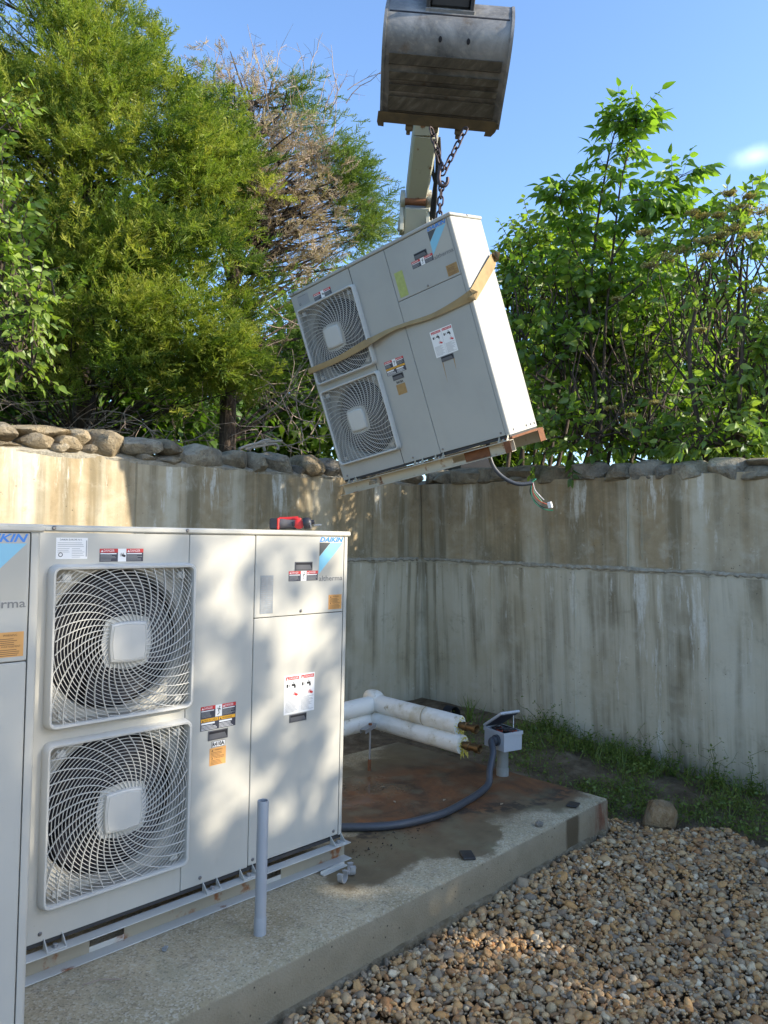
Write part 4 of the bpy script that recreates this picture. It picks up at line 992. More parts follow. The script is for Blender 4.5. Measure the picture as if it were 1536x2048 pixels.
link('grease_plate', MB().box(-.05, .05, -.03, .03, -.05, .05, 'boom_paint', .005).mesh('grease_plate'), boom, Vector(at(860, 445, 7.8)))
eadd('stick', beam(at(872, -180, 5.9), BT @ Vector((0, .42, -.1)), .24, .18, .28, .2, 'boom_paint'))
# machine body, mostly hidden behind the hanging unit
ang = Matrix.Translation((4.35, 3.65, 1.8)) @ Matrix.Rotation(R_(-40), 4, 'Z')
for s in (-1, 1):
    pl = [(.55*math.cos(R_(a))*.28/.55+(.75 if abs(a) < 90 or a > 270 else -.75), .28+.28*math.sin(R_(a))) for a in list(range(-90, 91, 20))+list(range(90, 271, 20))]
    eadd('track', MB().prism(pl, .35, 'black_rubber', ang @ Matrix.Translation((s*.62-.175, 0, 0))))
mb = MB().box(-.8, .8, -.55, .85, .62, 1.25, 'boom_paint', .06, ang); eadd('machine_body', mb)
cab = eadd('cab', MB().box(-.75, .1, -.55, .45, 1.26, 2.3, 'boom_paint', .06, ang)); link('cab_window', MB().box(-.68, .03, -.57, -.552, 1.5, 2.2, 'glass_dark', .01, ang).mesh('cab_window'), cab)
link('cab_window', MB().box(-.77, -.752, -.45, .35, 1.5, 2.2, 'glass_dark', .01, ang).mesh('cab_window'), cab)

# ------------------------------------------------------------------ things on and around the slab
pv = thing('pipe_stub', 'grey plastic pipe standing upright on the front of the slab before the middle heat pump', 'pipe', (-.689, -.298, ZS))
link('pipe_wall', MB().lathe([(.0215, 0), (.0215, .492), (.0205, .495), (.017, .495), (.0165, .02), (.0, .02)], 'grey_pvc', 28, None, False).mesh('pipe_wall', 40), pv)
link('base_collar', MB().lathe([(.0235, 0), (.023, .06), (.0218, .065)], 'grey_pvc', 28, None, False).mesh('base_collar', 40), pv)

pipes = thing('insulated_pipes', 'dirty white insulated pipe pair with bare copper ends at the back of the slab', 'pipes', (1.2, 1.0, ZS))
PI = Matrix.Translation((-1.2, -1.0, -ZS))
def ppart(name, mb, sm=45, parent=None):
    o = link(name, mb.mesh(name, sm), parent or pipes)
    if parent is None: o.matrix_local = PI
    return o
for n, (zz, xo, yend, rr) in enumerate(((.258, 1.21, .285, .058), (.152, 1.19, .245, .057))):
    leg = spline([(xo, .98, zz+.008), (xo, .7, zz+.004), (xo+.002, .45, zz), (xo+.004, yend, zz-.004)], 8)
    j = ppart('pipe_jacket', MB().tube(leg, rr, 'white_pipe', 26))
    run = [(-.25, 1.02, zz-.035), (.4, 1.02, zz-.02), (.8, 1.02, zz-.012), (1.19, 1.02, zz)]
    ppart('pipe_jacket', MB().tube(run, rr, 'white_pipe', 26))
    for y_ in ((.78, .55) if n == 0 else (.62, .9)): link('jacket_seam', MB().tube([(xo, y_+.004, zz+.004), (xo, y_-.004, zz+.004)], rr+.0022, 'white_pipe' if y_ > .6 else 'pipe_dirt', 26, False).mesh('jacket_seam', 40), j)
    if n == 0:
        mb = MB().tube(spline([(xo-.03, 1.04, zz+.0), (xo+.015, 1.035, zz+.008), (xo+.07, 1.05, zz+.006)], 8), [.062, .068, .078, .086, .089, .090, .089, .088, .087, .084, .081, .077, .070, .061, .048, .03, .01], 'white_pipe', 26); ppart('elbow_cover', mb)
    # ragged fibreglass showing at the cut end, and the copper stub with a coupling
    rng = random.Random(n+2); v = []; f = []
    for k in range(40):
        a = rng.uniform(0, 6.283); r0 = rng.uniform(.016, rr-.006); l = rng.uniform(.004, .022); c_ = (xo+.004+r0*math.cos(a), yend, zz-.004+r0*math.sin(a)); b = len(v)
        v += [(c_[0]-.006, c_[1]+.002, c_[2]), (c_[0]+.006, c_[1]+.002, c_[2]+.003), (c_[0]+rng.uniform(-.004, .004), c_[1]-l, c_[2]+rng.uniform(-.012, .004))]; f.append([b, b+1, b+2])
    for k in range(14):
        b = len(v); x_ = xo+rng.uniform(-.02, .045); z_ = zz-rr*.7-rng.uniform(0, .04); v += [(x_, yend-.004, z_+.02), (x_+.012, yend-.006, z_+.015), (x_+rng.uniform(-.01, .02), yend-rng.uniform(.005, .02), z_-rng.uniform(.0, .03))]; f.append([b, b+1, b+2])
    ppart('torn_insulation', MB().add(v, f, 'yellow_foam'))
    ce = yend-.135
    T = Matrix.Translation((xo+.004, yend+.03, zz-.004)) @ Matrix.Rotation(R_(90), 4, 'X')
    ppart('copper_end', MB().lathe([(.021, 0), (.021, .055), (.0265, .058), (.0265, .085), (.021, .088), (.021, .132), (.028, .134), (.028, .160), (.022, .161), (.017, .155), (.016, .03)], 'copper', 22, T, False))
st = thing('pipe_support', 'zinc strut bracket on a thin threaded rod holding up the white pipes', 'bracket', (1.0, .84, ZS))
link('threaded_rod', MB().tube([(0, 0, 0), (0, 0, .285)], .0065, 'zinc', 8).mesh('threaded_rod', 60), st)
link('rusty_foot', MB().lathe([(.011, 0), (.011, .07), (.008, .072)], 'rust', 8).mesh('rusty_foot', 40), st)
T = Matrix.Translation((0, 0, .285)) @ Matrix.Rotation(R_(25), 4, 'Z'); mb = MB(); mb.box(-.13, .06, -.02, .02, 0, .003, 'zinc', 0, T); mb.box(-.13, .06, -.02, -.017, -.022, 0, 'zinc', 0, T); mb.box(-.13, .06, .017, .02, -.022, 0, 'zinc', 0, T)
link('strut_channel', mb.mesh('strut_channel'), st); link('nut', MB().lathe([(.012, .003), (.012, .014)], 'rust', 6, T).mesh('nut'), st)

bx = thing('junction_box', 'grey electrical box with its lid propped open on a post at the slab edge', 'electrical box', (1.565, .215, ZS))
BZ = .175
T = Matrix.Rotation(R_(-14), 4, 'Z')
def bpart2(name, mb, parent=None): 
    return link(name, mb.mesh(name, 35), parent or bx)
bpart2('post', MB().lathe([(.036, -.02), (.036, .19)], 'post_grey', 24)); bpart2('post_collar', MB().lathe([(.0395, -.02), (.0395, .045), (.037, .05)], 'post_grey', 24))
mb = MB(); hx, hy, hz = .072, .095, .115
mb.box(-hx, hx, -hy, hy, BZ, BZ+.004, 'box_grey', 0, T)
for a in ((-hx, -hx+.004, -hy, hy), (hx-.004, hx, -hy, hy), (-hx+.004, hx-.004, -hy, -hy+.004), (-hx+.004, hx-.004, hy-.004, hy)): mb.box(a[0], a[1], a[2], a[3], BZ+.0045, BZ+hz, 'box_grey', 0, T)
for a in ((-hx-.005, -hx, -hy-.005, hy+.005), (hx, hx+.005, -hy-.005, hy+.005), (-hx, hx, -hy-.005, -hy), (-hx, hx, hy, hy+.005)): mb.box(a[0], a[1], a[2], a[3], BZ+hz-.02, BZ+hz+.001, 'box_grey', 0, T)
body = bpart2('box_body', mb)
TL = T @ Matrix.Translation((0, hy, BZ+hz+.004)) @ Matrix.Rotation(R_(-33), 4, 'X')
lid = bpart2('lid', MB().box(-hx-.006, hx+.006, -2*hy-.01, .006, 0, .016, 'box_grey', .004, TL)); link('lid_lining', MB().box(-hx+.006, hx-.006, -2*hy+.004, -.006, -.003, -.0005, 'ink_navy', 0, TL).mesh('lid_lining'), lid)
link('lid_stay', MB().tube([T @ Vector((.05, -.04, BZ+hz)), TL @ Vector((.05, -.16, 0))], .0025, 'ink_white', 6).mesh('lid_stay'), lid)
rng = random.Random(9); mb = MB().box(-.05, .05, -.07, .07, BZ+.05, BZ+.095, 'inner_dark', .004, T); bpart2('terminal_block', mb)
for k in range(7):
    p = [(rng.uniform(-.05, .05), rng.uniform(-.08, .08), BZ+hz+rng.uniform(-.01, .012)) for _ in range(4)]; bpart2('wire', MB().tube([T @ q for q in spline(p)], .0035, rng.choice(['wire_black', 'wire_black', 'wire_white', 'wire_red']), 6))
cdt = [T @ Vector((-hx-.0, -.03, BZ+.06)), T @ Vector((-hx-.05, -.035, BZ+.062))]
w_ = lambda P: Vector(P)-Vector((1.565, .215, ZS))
path = [cdt[0]+(cdt[0]-cdt[1])*.3, cdt[1], w_((1.38, .155, .085)), w_((1.30, .12, .0)), w_((1.25, .09, -.06)), w_((1.12, .06, -.078)), w_((.96, .03, -.081)), w_((.70, .0, -.081)), w_((.42, .06, -.081)), w_((.2, .22, -.081)), w_((.0, .42, -.081))]
bpart2('flexible_conduit', MB().tube(spline(path, 10), .0205, 'conduit_grey', 16)); bpart2('conduit_fitting', MB().tube([T @ Vector((-hx+.002, -.03, BZ+.06)), T @ Vector((-hx-.02, -.032, BZ+.06)), T @ Vector((-hx-.021, -.032, BZ+.06)), T @ Vector((-hx-.045, -.035, BZ+.06))], [.034, .034, .026, .026], 'conduit_grey', 16))

# impact driver lying on the middle unit
dr = thing('impact_driver', 'red and black cordless impact driver lying on top of the middle heat pump', 'power tool', (-.235, .13, UH+.001)); dr.rotation_euler = (0, 0, R_(-43)); dr.scale = (.78, .78, .78)
# along +x: battery -> grip -> head
def ov(xs, ys, zs, rx, mat, n=18):
    mb = MB(); return mb
mb = MB().tube(spline([(-.085, 0, .036), (-.03, 0, .037), (.02, 0, .036)]), [.030, .031, .032, .032, .031, .029, .028, .028, .028, .029, .03, .031, .031], 'tool_grey', 18); link('grip', mb.mesh('grip', 50), dr)
link('battery', MB().box(-.135, -.085, -.035, .035, .002, .068, 'tool_black', .008).mesh('battery', 30), dr)
link('battery_collar', MB().box(-.094, -.078, -.036, .036, .001, .070, 'red_plastic', .006).mesh('battery_collar', 30), dr)
link('grip_spine', MB().tube(spline([(-.08, .0, .064), (-.03, 0, .066), (.03, 0, .072)]), [.012]*13, 'red_plastic', 10).mesh('grip_spine', 50), dr)
mb = MB().tube([(.035, .04, .036), (.037, .04, .036), (.037, -.030, .036), (.038, -.034, .036)], [.01, .027, .029, .016], 'red_plastic', 18); mb.box(.0, .05, -.02, .02, .055, .074, 'red_plastic', .006); mb.tube([(.015, .0, .03), (.035, 0, .014), (.06, .0, .02)], .006, 'red_plastic', 8)
link('motor_housing', mb.mesh('motor_housing', 45), dr)
link('trigger', MB().box(-.004, .018, -.034, -.016, .022, .052, 'tool_black', .005).mesh('trigger'), dr)
mb = MB().lathe([(.030, 0), (.034, .01), (.033, .035), (.022, .048), (.014, .05), (.013, .066)], 'tool_black', 20, Matrix.Translation((.062, -.015, .04)) @ Matrix.Rotation(R_(80), 4, 'Y')); link('nose', mb.mesh('nose', 40), dr)
link('chuck_ring', MB().lathe([(.027, 0), (.027, .006)], 'zinc', 20, Matrix.Translation((.103, -.015, .036)) @ Matrix.Rotation(R_(80), 4, 'Y')).mesh('chuck_ring', 40), dr)
link('bit', MB().lathe([(.005, 0), (.005, .035), (.003, .045)], 'zinc', 6, Matrix.Translation((.125, -.015, .032)) @ Matrix.Rotation(R_(86), 4, 'Y')).mesh('bit'), dr)

# litter on the slab
def small(name, mb, loc, rot, label, cat, group=None, sm=35):
    o = link(name, mb.mesh(name, sm), None, loc); o.rotation_euler = rot; return tag(o, label, cat, group)
small('shim_pad', MB().box(-.045, .045, -.03, .03, 0, .012, 'shim_black', .003), (.43, -.40, ZS+.001), (0, 0, .9), 'black rubber pad lying near the front edge, in the middle of the slab', 'rubber pad')
small('shim_pad', MB().box(-.045, .045, -.03, .03, 0, .010, 'shim_black', .003), (1.41, -.38, ZS+.001), (0, .05, .3), 'black rubber pad on the rusty far corner of the slab', 'rubber pad')
o = link('loose_stone', stone_mesh(.05, .04, .03, 77, 'field_stone', 2.4)); o.location = (1.01, -.42, ZS+.012); tag(o, 'small dark stone lying on the slab near its front edge', 'stone')
def clamp_mesh():
    pts = [(.026*math.cos(R_(a)), 0, .026+.026*math.sin(R_(a))) for a in range(-230, 51, 20)]
    mb = MB(); v = []; f = []
    for i, p in enumerate(pts): v += [(p[0], -.012, p[2]), (p[0], .012, p[2]), (p[0]*.86, .012, (p[2]-.026)*.86+.026), (p[0]*.86, -.012, (p[2]-.026)*.86+.026)]
    for i in range(len(pts)-1):
        for k in range(4): f.append([i*4+k, i*4+(k+1) % 4, (i+1)*4+(k+1) % 4, (i+1)*4+k])
    f += [[0, 1, 2, 3], [len(v)-4, len(v)-3, len(v)-2, len(v)-1]]
    mb.add(v, f, 'ink_grey'); mb.box(-.03, -.018, -.012, .012, .036, .044, 'ink_grey'); mb.box(.018, .034, -.012, .012, .036, .042, 'ink_grey'); return mb
small('pipe_clamp', clamp_mesh(), (-.10, -.17, ZS+.001), (0, 0, 1.1), 'grey pipe clamp on the slab, farther of two beside the base rail', 'clamp', 'loose pipe clamps on the slab')
small('pipe_clamp', clamp_mesh(), (-.18, -.20, ZS+.001), (0, 0, .3), 'pale pipe clamp on the slab, nearer to the upright pipe', 'clamp', 'loose pipe clamps on the slab')
small('metal_strip', MB().box(-.075, .075, -.012, .012, 0, .003, 'rail_paint').box(-.075, .075, .010, .012, .003, .014, 'rail_paint'), (-.125, -.085, ZS+.001), (0, 0, .06), 'short pale metal strip lying on the slab beside the rail end', 'metal strip')
small('plastic_clip', MB().box(-.016, .016, -.008, .008, 0, .006, 'ink_steel', .002).box(-.016, -.010, -.008, .008, .006, .014, 'ink_steel'), (-1.0, -.155, ZS+.001), (0, 0, .8), 'small grey plastic clip on the slab in front of the middle heat pump', 'clip')
small('twig', MB().tube([(0, 0, .004), (.05, .03, .010), (.11, .05, .004)], .0022, 'dead_twig', 5), (-1.31, -.17, ZS+.001), (0, 0, -.9), 'thin pale straw stalk lying by the base rail on the slab', 'twig')
rng = random.Random(31); mb = MB()
for k in range(90):
    x, y = rng.gauss(.30, .22), rng.gauss(-.02, .05); 
    if not (0 < x < 1.2): continue
    r = rng.uniform(.002, .007); a = rng.uniform(0, 6.3); mb.add([(x+r*math.cos(a+q)*rng.uniform(.5, 1.4), y+r*math.sin(a+q)*rng.uniform(.5, 1.4), ZS+.002+(.004 if i % 2 else 0)) for i, q in enumerate((0, 1.5, 3, 4.6))], [[0, 1, 2, 3]], 'soil' if rng.random() < .7 else 'inner_dark')
o = link('leaf_litter', mb.mesh('leaf_litter'), kind='stuff'); tag(o, 'dark crumbs of wet litter lying on the slab beside the conduit', 'litter')
for (x, y, r, lab) in ((.93, .16, .3, 'dry leaf scrap on the wet slab just left of the hanging conduit'), (.70, .33, 1.0, 'dry leaf scrap in the middle of the wet rusty patch'), (1.18, .08, 2.0, 'dry leaf scrap on the slab right of the hanging conduit'), (1.12, -.1, .2, 'dry leaf scrap on the rust nearest the slab front edge'), (.83, .55, 2.6, 'dry leaf scrap on the wet slab below the copper pipe ends')):
    o = link('dry_leaf', MB().add([(-.018, 0, .002), (0, -.008, .005), (.02, 0, .003), (0, .009, .006)], [[0, 1, 2, 3]], 'tan_stone').mesh('dry_leaf'), None, (x, y, ZS+.002)); o.rotation_euler = (0, 0, r)
    tag(o, lab, 'leaf', 'dry leaf scraps on the wet slab')
bo = link('boulder', stone_mesh(.25, .23, .23, 522, 'boulder_stone', 4.0, .18, 5, (.66, 1.05))); bo.location = (2.0, -.63, -.238); bo.rotation_euler = (.25, .2, .5); bo.scale = (.84, .84, .86); tag(bo, 'single brown boulder between the gravel and the weeds beyond the slab corner', 'boulder')
dp = thing('drain_pipe_end', 'black corrugated drain pipe end behind the white pipes at the foot of the wall', 'drain pipe', (2.62, 1.50, -.12))
mb = MB().tube([(0, .05-i*.003, 0) for i in range(30)], [.068+(.008 if i % 3 else 0) for i in range(30)], 'black_rubber', 20, False); link('pipe_wall', mb.mesh('pipe_wall', 40), dp)
nl = link('pin_bolt', MB().lathe([(.007, 0), (.007, .10), (.009, .10), (.009, .108)], 'rust', 8, Matrix.Rotation(R_(75), 4, 'Y')).mesh('pin_bolt'), None, (.0, .2, 1.075)); tag(nl, 'thin rusty bolt sticking out of the end of the middle heat pump', 'bolt')
# old rope lying on the wall by the trunk
cr = thing('old_cable', 'weathered grey cable coiled loosely on the wall top by the tree trunk', 'cable', tuple(hit(530, 900, 1, YW+.3)))
for pts in ([(478, 898), (500, 890), (535, 884), (560, 882), (563, 880)], [(490, 898), (515, 893), (548, 888), (556, 893), (555, 900)], [(495, 900), (520, 884), (540, 880), (528, 890), (530, 902)]):
    link('cable_loop', MB().tube([Vector(hit(x, y, 1, YW+.3))-cr.location for x, y in [tuple(q[:2]) for q in spline([(a, b, 0) for a, b in pts])]], .012, 'cord_grey', 7).mesh('cable_loop', 60), cr)

# ------------------------------------------------------------------ gravel
def gravel():
    rng = np.random.default_rng(3); pts = []; sc_ = []; tint = []
    def inside(x, y):
        front = -.455-.028*(1.66-x)-.03
        ok = (y < front) | (x > 1.70)
        # weeds and soil take over toward the right wall
        edge = 1.90+.26*np.clip((-.6-y)/.7, 0, 1)+.10*np.sin(y*5.3)+.06*np.sin(y*13+1)
        ok &= x < edge+.35*np.clip((-1.25-y)/1.5, 0, 1)
        return ok
    n = 115000; X = rng.uniform(-3.4, 2.6, n); Y = rng.uniform(-3.6, .05, n)
    k = inside(X, Y) & (Y < -.2); X, Y = X[k], Y[k]
    # keep only what could be seen from about here
    P = topx(np.stack([X, Y, np.full_like(X, -.28)], 1)); kk = (P[:, 2] > .4) & (P[:, 0] > -700) & (P[:, 0] < 2100) & (P[:, 1] < 2700); X, Y = X[kk], Y[kk]
    n = len(X); lay = rng.random(n)
    dist = np.clip((X-1.5)/.5, 0, 1)*np.clip((Y+1.2)/.6, 0, 1)
    s = np.exp(rng.normal(math.log(.0086), .46, n)); s = np.clip(s, .0042, .024)
    big = rng.random(n) < .03; s[big] *= 1.5
    Z = -.288+.022*lay+.010*np.sin(X*4.1+1)*np.sin(Y*3.7)+np.array([gz(x, y)+.305 for x, y in zip(X, Y)])*.5-dist*.006
    V = np.stack([X, Y, Z], 1)
    me = bpy.data.meshes.new('gravel'); me.vertices.add(n); me.vertices.foreach_set('co', V.astype(np.float32).ravel())
    a = me.attributes.new('tint', 'FLOAT', 'POINT'); a.data.foreach_set('value', rng.random(n).astype(np.float32))
    a = me.attributes.new('psc', 'FLOAT_VECTOR', 'POINT'); q = np.stack([s*rng.uniform(.95, 1.5, n), s*rng.uniform(.8, 1.1, n), s*rng.uniform(.5, .85, n)], 1); a.data.foreach_set('vector', q.astype(np.float32).ravel())
    a = me.attributes.new('prot', 'FLOAT_VECTOR', 'POINT'); q = np.stack([rng.normal(0, .45, n), rng.normal(0, .45, n), rng.uniform(0, 6.283, n)], 1); a.data.foreach_set('vector', q.astype(np.float32).ravel())
    o = link('gravel', me, kind='stuff'); tag(o, 'bed of rounded tan, brown and grey pebbles in front of the slab', 'gravel')
    ng = bpy.data.node_groups.new('gravel_nodes', 'GeometryNodeTree'); ng.interface.new_socket('Geometry', in_out='INPUT', socket_type='NodeSocketGeometry'); ng.interface.new_socket('Geometry', in_out='OUTPUT', socket_type='NodeSocketGeometry')
    N = ng.nodes; L = ng.links; gi = N.new('NodeGroupInput'); go = N.new('NodeGroupOutput')
    join = N.new('GeometryNodeJoinGeometry')
    for i in range(14):
        ico = N.new('GeometryNodeMeshIcoSphere'); ico.inputs['Subdivisions'].default_value = 3
        pos = N.new('GeometryNodeInputPosition'); off = N.new('ShaderNodeVectorMath'); off.operation = 'ADD'; off.inputs[1].default_value = (i*7.3, i*3.1, i*1.7); L.new(pos.outputs[0], off.inputs[0])
        nz = N.new('ShaderNodeTexNoise'); nz.inputs['Scale'].default_value = .75; nz.inputs['Detail'].default_value = 2.0; L.new(off.outputs[0], nz.inputs['Vector'])
        vo = N.new('ShaderNodeTexVoronoi'); vo.inputs['Scale'].default_value = .9; L.new(off.outputs[0], vo.inputs['Vector'])
        m1 = N.new('ShaderNodeMath'); m1.operation = 'MULTIPLY_ADD'; m1.inputs[1].default_value = 1.0; m1.inputs[2].default_value = .5; L.new(nz.outputs[0], m1.inputs[0])
        m2 = N.new('ShaderNodeMath'); m2.operation = 'MULTIPLY_ADD'; m2.inputs[1].default_value = -.42 if i % 2 else -.12; L.new(vo.outputs['Distance'], m2.inputs[0]); L.new(m1.outputs[0], m2.inputs[2])
        scl = N.new('ShaderNodeVectorMath'); scl.operation = 'SCALE'; L.new(pos.outputs[0], scl.inputs[0]); L.new(m2.outputs[0], scl.inputs['Scale'])
        sp = N.new('GeometryNodeSetPosition'); L.new(ico.outputs['Mesh'], sp.inputs['Geometry']); L.new(scl.outputs[0], sp.inputs['Position'])
        sm = N.new('GeometryNodeSetShadeSmooth'); L.new(sp.outputs[0], sm.inputs['Geometry'])
        mt = N.new('GeometryNodeSetMaterial'); mt.inputs['Material'].default_value = M['pebble']; L.new(sm.outputs[0], mt.inputs['Geometry'])
        g2 = N.new('GeometryNodeGeometryToInstance'); L.new(mt.outputs[0], g2.inputs[0]); L.new(g2.outputs[0], join.inputs[0])
    iop = N.new('GeometryNodeInstanceOnPoints'); iop.inputs['Pick Instance'].default_value = True
    m2p = N.new('GeometryNodeMeshToPoints'); L.new(gi.outputs[0], m2p.inputs['Mesh']); L.new(m2p.outputs[0], iop.inputs['Points']); L.new(join.outputs[0], iop.inputs['Instance'])
    ri = N.new('FunctionNodeRandomValue'); ri.data_type = 'INT'; ri.inputs[4].default_value = 0; ri.inputs[5].default_value = 13; L.new(ri.outputs[2], iop.inputs['Instance Index'])
    for nm, sock in (('psc', 'Scale'), ('prot', 'Rotation')):
        na = N.new('GeometryNodeInputNamedAttribute'); na.data_type = 'FLOAT_VECTOR'; na.inputs['Name'].default_value = nm
        if sock == 'Rotation':
            er = N.new('FunctionNodeEulerToRotation'); L.new(na.outputs[0], er.inputs[0]); L.new(er.outputs[0], iop.inputs['Rotation'])
        else: L.new(na.outputs[0], iop.inputs[sock])
    L.new(iop.outputs[0], go.inputs[0])
    md = o.modifiers.new('pebbles', 'NODES'); md.node_group = ng
gravel()

# ------------------------------------------------------------------ foliage
def frames(D, up, rng, spin=None):
    """rotation matrices whose Y axis follows D, with Z near 'up' then spun about Y"""
    D = D/np.linalg.norm(D, axis=1, keepdims=True); X = np.cross(D, up); X /= np.linalg.norm(X, axis=1, keepdims=True)+1e-9; Z = np.cross(X, D)
    if spin is not None:
        c, s = np.cos(spin)[:, None], np.sin(spin)[:, None]; X, Z = X*c+Z*s, Z*c-X*s
    return np.stack([X, D, Z], 2)
def instance_np(PV, PT, Rm, S_, P, tint, pt=None):
    n = len(P); V = np.einsum('nij,vj->nvi', Rm, PV)*S_[:, None, None]+P[:, None, :]
    T = PT[None]+(np.arange(n)*len(PV))[:, None, None]
    tv = np.repeat(tint, len(PV)) if pt is None else (tint[:, None]+pt[None]).ravel()
    return V.reshape(-1, 3), T.reshape(-1, 3), np.clip(tv, 0, 1)
def cat_np(parts):
    V = []; T = []; C = []; o = 0
    for v, t, c in parts: V.append(v); T.append(t+o); C.append(c); o += len(v)
    return np.concatenate(V), np.concatenate(T), np.concatenate(C)
def spray_proto(seed, nt=9, sub=2, w=.046, flat=.35, curl=.25):
    """one unit-long feathery cedar spray along +Y"""
    rng = random.Random(seed); V = []; T = []; C = []
    def blade(a, b, w_, c):
        d = b-a; n = Vector((rng.gauss(0, 1), rng.gauss(0, .3), rng.gauss(0, 1))); s = d.cross(n).normalized()*w_/2; o = len(V)
        V.extend([a-s, a+s, b]); C.extend([c-.06, c-.06, c+.12]); T.append((o, o+1, o+2))
    P = [Vector((0, 0, 0))]
    for i in range(nt): P.append(P[-1]+Vector((rng.gauss(0, .018), 1/nt, rng.gauss(0, .015)-curl*(i/nt)/nt)))
    for i in range(nt): blade(P[i], P[i+1]+(P[i+1]-P[i])*.1, w*.8, -.25)
    for i in range(1, nt):
        for s in (-1, 1):
            l = (.42*(1-i/nt)+.12)*rng.uniform(.6, 1.15); a = rng.uniform(.5, .95); d = Vector((s*math.sin(a), math.cos(a), rng.gauss(.0, flat))).normalized()*l
            b = P[i]+d; blade(P[i], b, w, 0)
            for k in range(sub):
                q = P[i]+d*(.3+.25*k); d2 = (d.normalized()+Vector((rng.gauss(0, .55), rng.uniform(0, .5), rng.gauss(0, .5)))).normalized()*l*rng.uniform(.3, .55)
                blade(q, q+d2, w*.9, .05)
    return np.array([tuple(v) for v in V]), np.array(T), np.array(C)
SPR = [spray_proto(i) for i in range(6)]
SPR_LITE = SPR
def leaf_proto(w=.46, drop=.12, fold=.14, tip=1.0, wid_at=.38):
    V = np.array([(0, 0, 0), (-w*.42, .16, fold*.4), (0, .16, 0), (w*.42, .16, fold*.4), (-w*.5, wid_at, fold*.6-drop*.1), (0, wid_at, -drop*.1), (w*.5, wid_at, fold*.6-drop*.1), (-w*.30, .70, fold*.3-drop*.5), (0, .70, -drop*.5), (w*.30, .70, fold*.3-drop*.5), (0, tip, -drop)], float)
    T = np.array([(0, 2, 1), (0, 3, 2), (1, 2, 5), (1, 5, 4), (2, 3, 6), (2, 6, 5), (4, 5, 8), (4, 8, 7), (5, 6, 9), (5, 9, 8), (7, 8, 10), (8, 9, 10)])
    return V, T
UPV = np.array([0, 0, 1.0])
def tree_thing(name, label, cat, base, group=None):
    t = thing(name, label, cat, tuple(float(q) for q in base), group); return t
def tadd(t, name, me, kind=None):
    o = link(name, me, t, kind=kind); o.location = -t.location; return o
def ell_clumps(ells, n, rng, front=.35, surf=(.78, 1.04), cull=True):
    """clump centres on the outer shell of a union of ellipsoids (px,py,depth,rpx,rpy,rdepth_m)"""
    E = []
    for (x, y, d, rx, ry, rz) in ells: E.append((at(x, y, d), CM[0]*(rx*d/FPX), CM[1]*(ry*d/FPX), CM[2]*rz))
    vol = np.array([np.linalg.norm(e[1])*np.linalg.norm(e[2]) for e in E]); pr = vol/vol.sum(); out = []; nor = []
    while len(out) < n:
        e = E[rng.choice(len(E), p=pr)]; u = rng.normal(size=3); u /= np.linalg.norm(u)
        if u[2] > front and rng.random() < .75: u[2] = -u[2]
        k = rng.uniform(*surf); P = e[0]+(e[1]*u[0]+e[2]*u[1]+e[3]*u[2])*k
        deep = False
        if cull:
            for f in E:
                if f is e: continue
                q = P-f[0]; r2 = sum((q@f[i]/(f[i]@f[i]))**2 for i in (1, 2, 3))
                if r2 < .5: deep = True; break
        if deep: continue
        out.append(P); nor.append(P-e[0])
    return np.array(out), np.array(nor)
def cedar_crown(C, axis_xy, per, spread, size, rng, lite=False, droop=.0, tint0=.5, tvar=.16):
    """C: clump centres; sprays fan outwards from each clump"""
    parts = []; SP = SPR_LITE if lite else SPR
    n = len(C)*per; ci = np.repeat(np.arange(len(C)), per)
    base = C[ci]; out = base.copy(); out[:, :2] -= axis_xy; out[:, 2] = 0; out /= np.linalg.norm(out, axis=1, keepdims=True)+1e-9
    cl_t = rng.normal(0, tvar, len(C)); cl_s = rng.uniform(.75, 1.25, len(C))
    P = base+rng.normal(size=(n, 3))*spread*cl_s[ci][:, None]*np.array([1, 1, .75])
    D = out*rng.uniform(.4, 1.2, n)[:, None]+rng.normal(0, .5, (n, 3))+np.array([0, 0, .55-droop]); rel = P-base
    D += rel/ (spread+1e-6)*.35
    Rm = frames(D, UPV, rng, rng.normal(0, .8, n)); S_ = size*rng.uniform(.55, 1.25, n)
    tint = tint0+cl_t[ci]+rng.normal(0, .10, n); pid = rng.integers(0, len(SP), n)
    for k in range(len(SP)):
        q = pid == k; pv, ptt, pc = SP[k]; parts.append(instance_np(pv, ptt, Rm[q], S_[q], P[q], tint[q], pc))
    return cat_np(parts)
def limbs(mb, trunk, C, rng, mat, r0=.02, every=1, sag=.1):
    """thin limbs from a trunk polyline out to clump centres"""
    tp = np.array(trunk)
    for c in C[::every]:
        zt = c[2]-rng.uniform(.1, .9); i = int(np.argmin(np.abs(tp[:, 2]-zt))); a = Vector(tp[i]); b = Vector(c); m = a.lerp(b, .5)+Vector((rng.normal(0, .08), rng.normal(0, .08), rng.normal(0, .08)-sag))
        mb.tube(spline([a, m, b], 4), np.linspace(r0, r0*.25, 9).tolist(), mat, 5)
def trunk_path(base, top, n=8, wob=.06, rng=None):
    b = np.array(base, float); t = np.array(top, float); return [tuple(b+(t-b)*i/(n-1)+(np.append(rng.normal(0, wob, 2), 0) if 0 < i < n-1 else 0)) for i in range(n)]
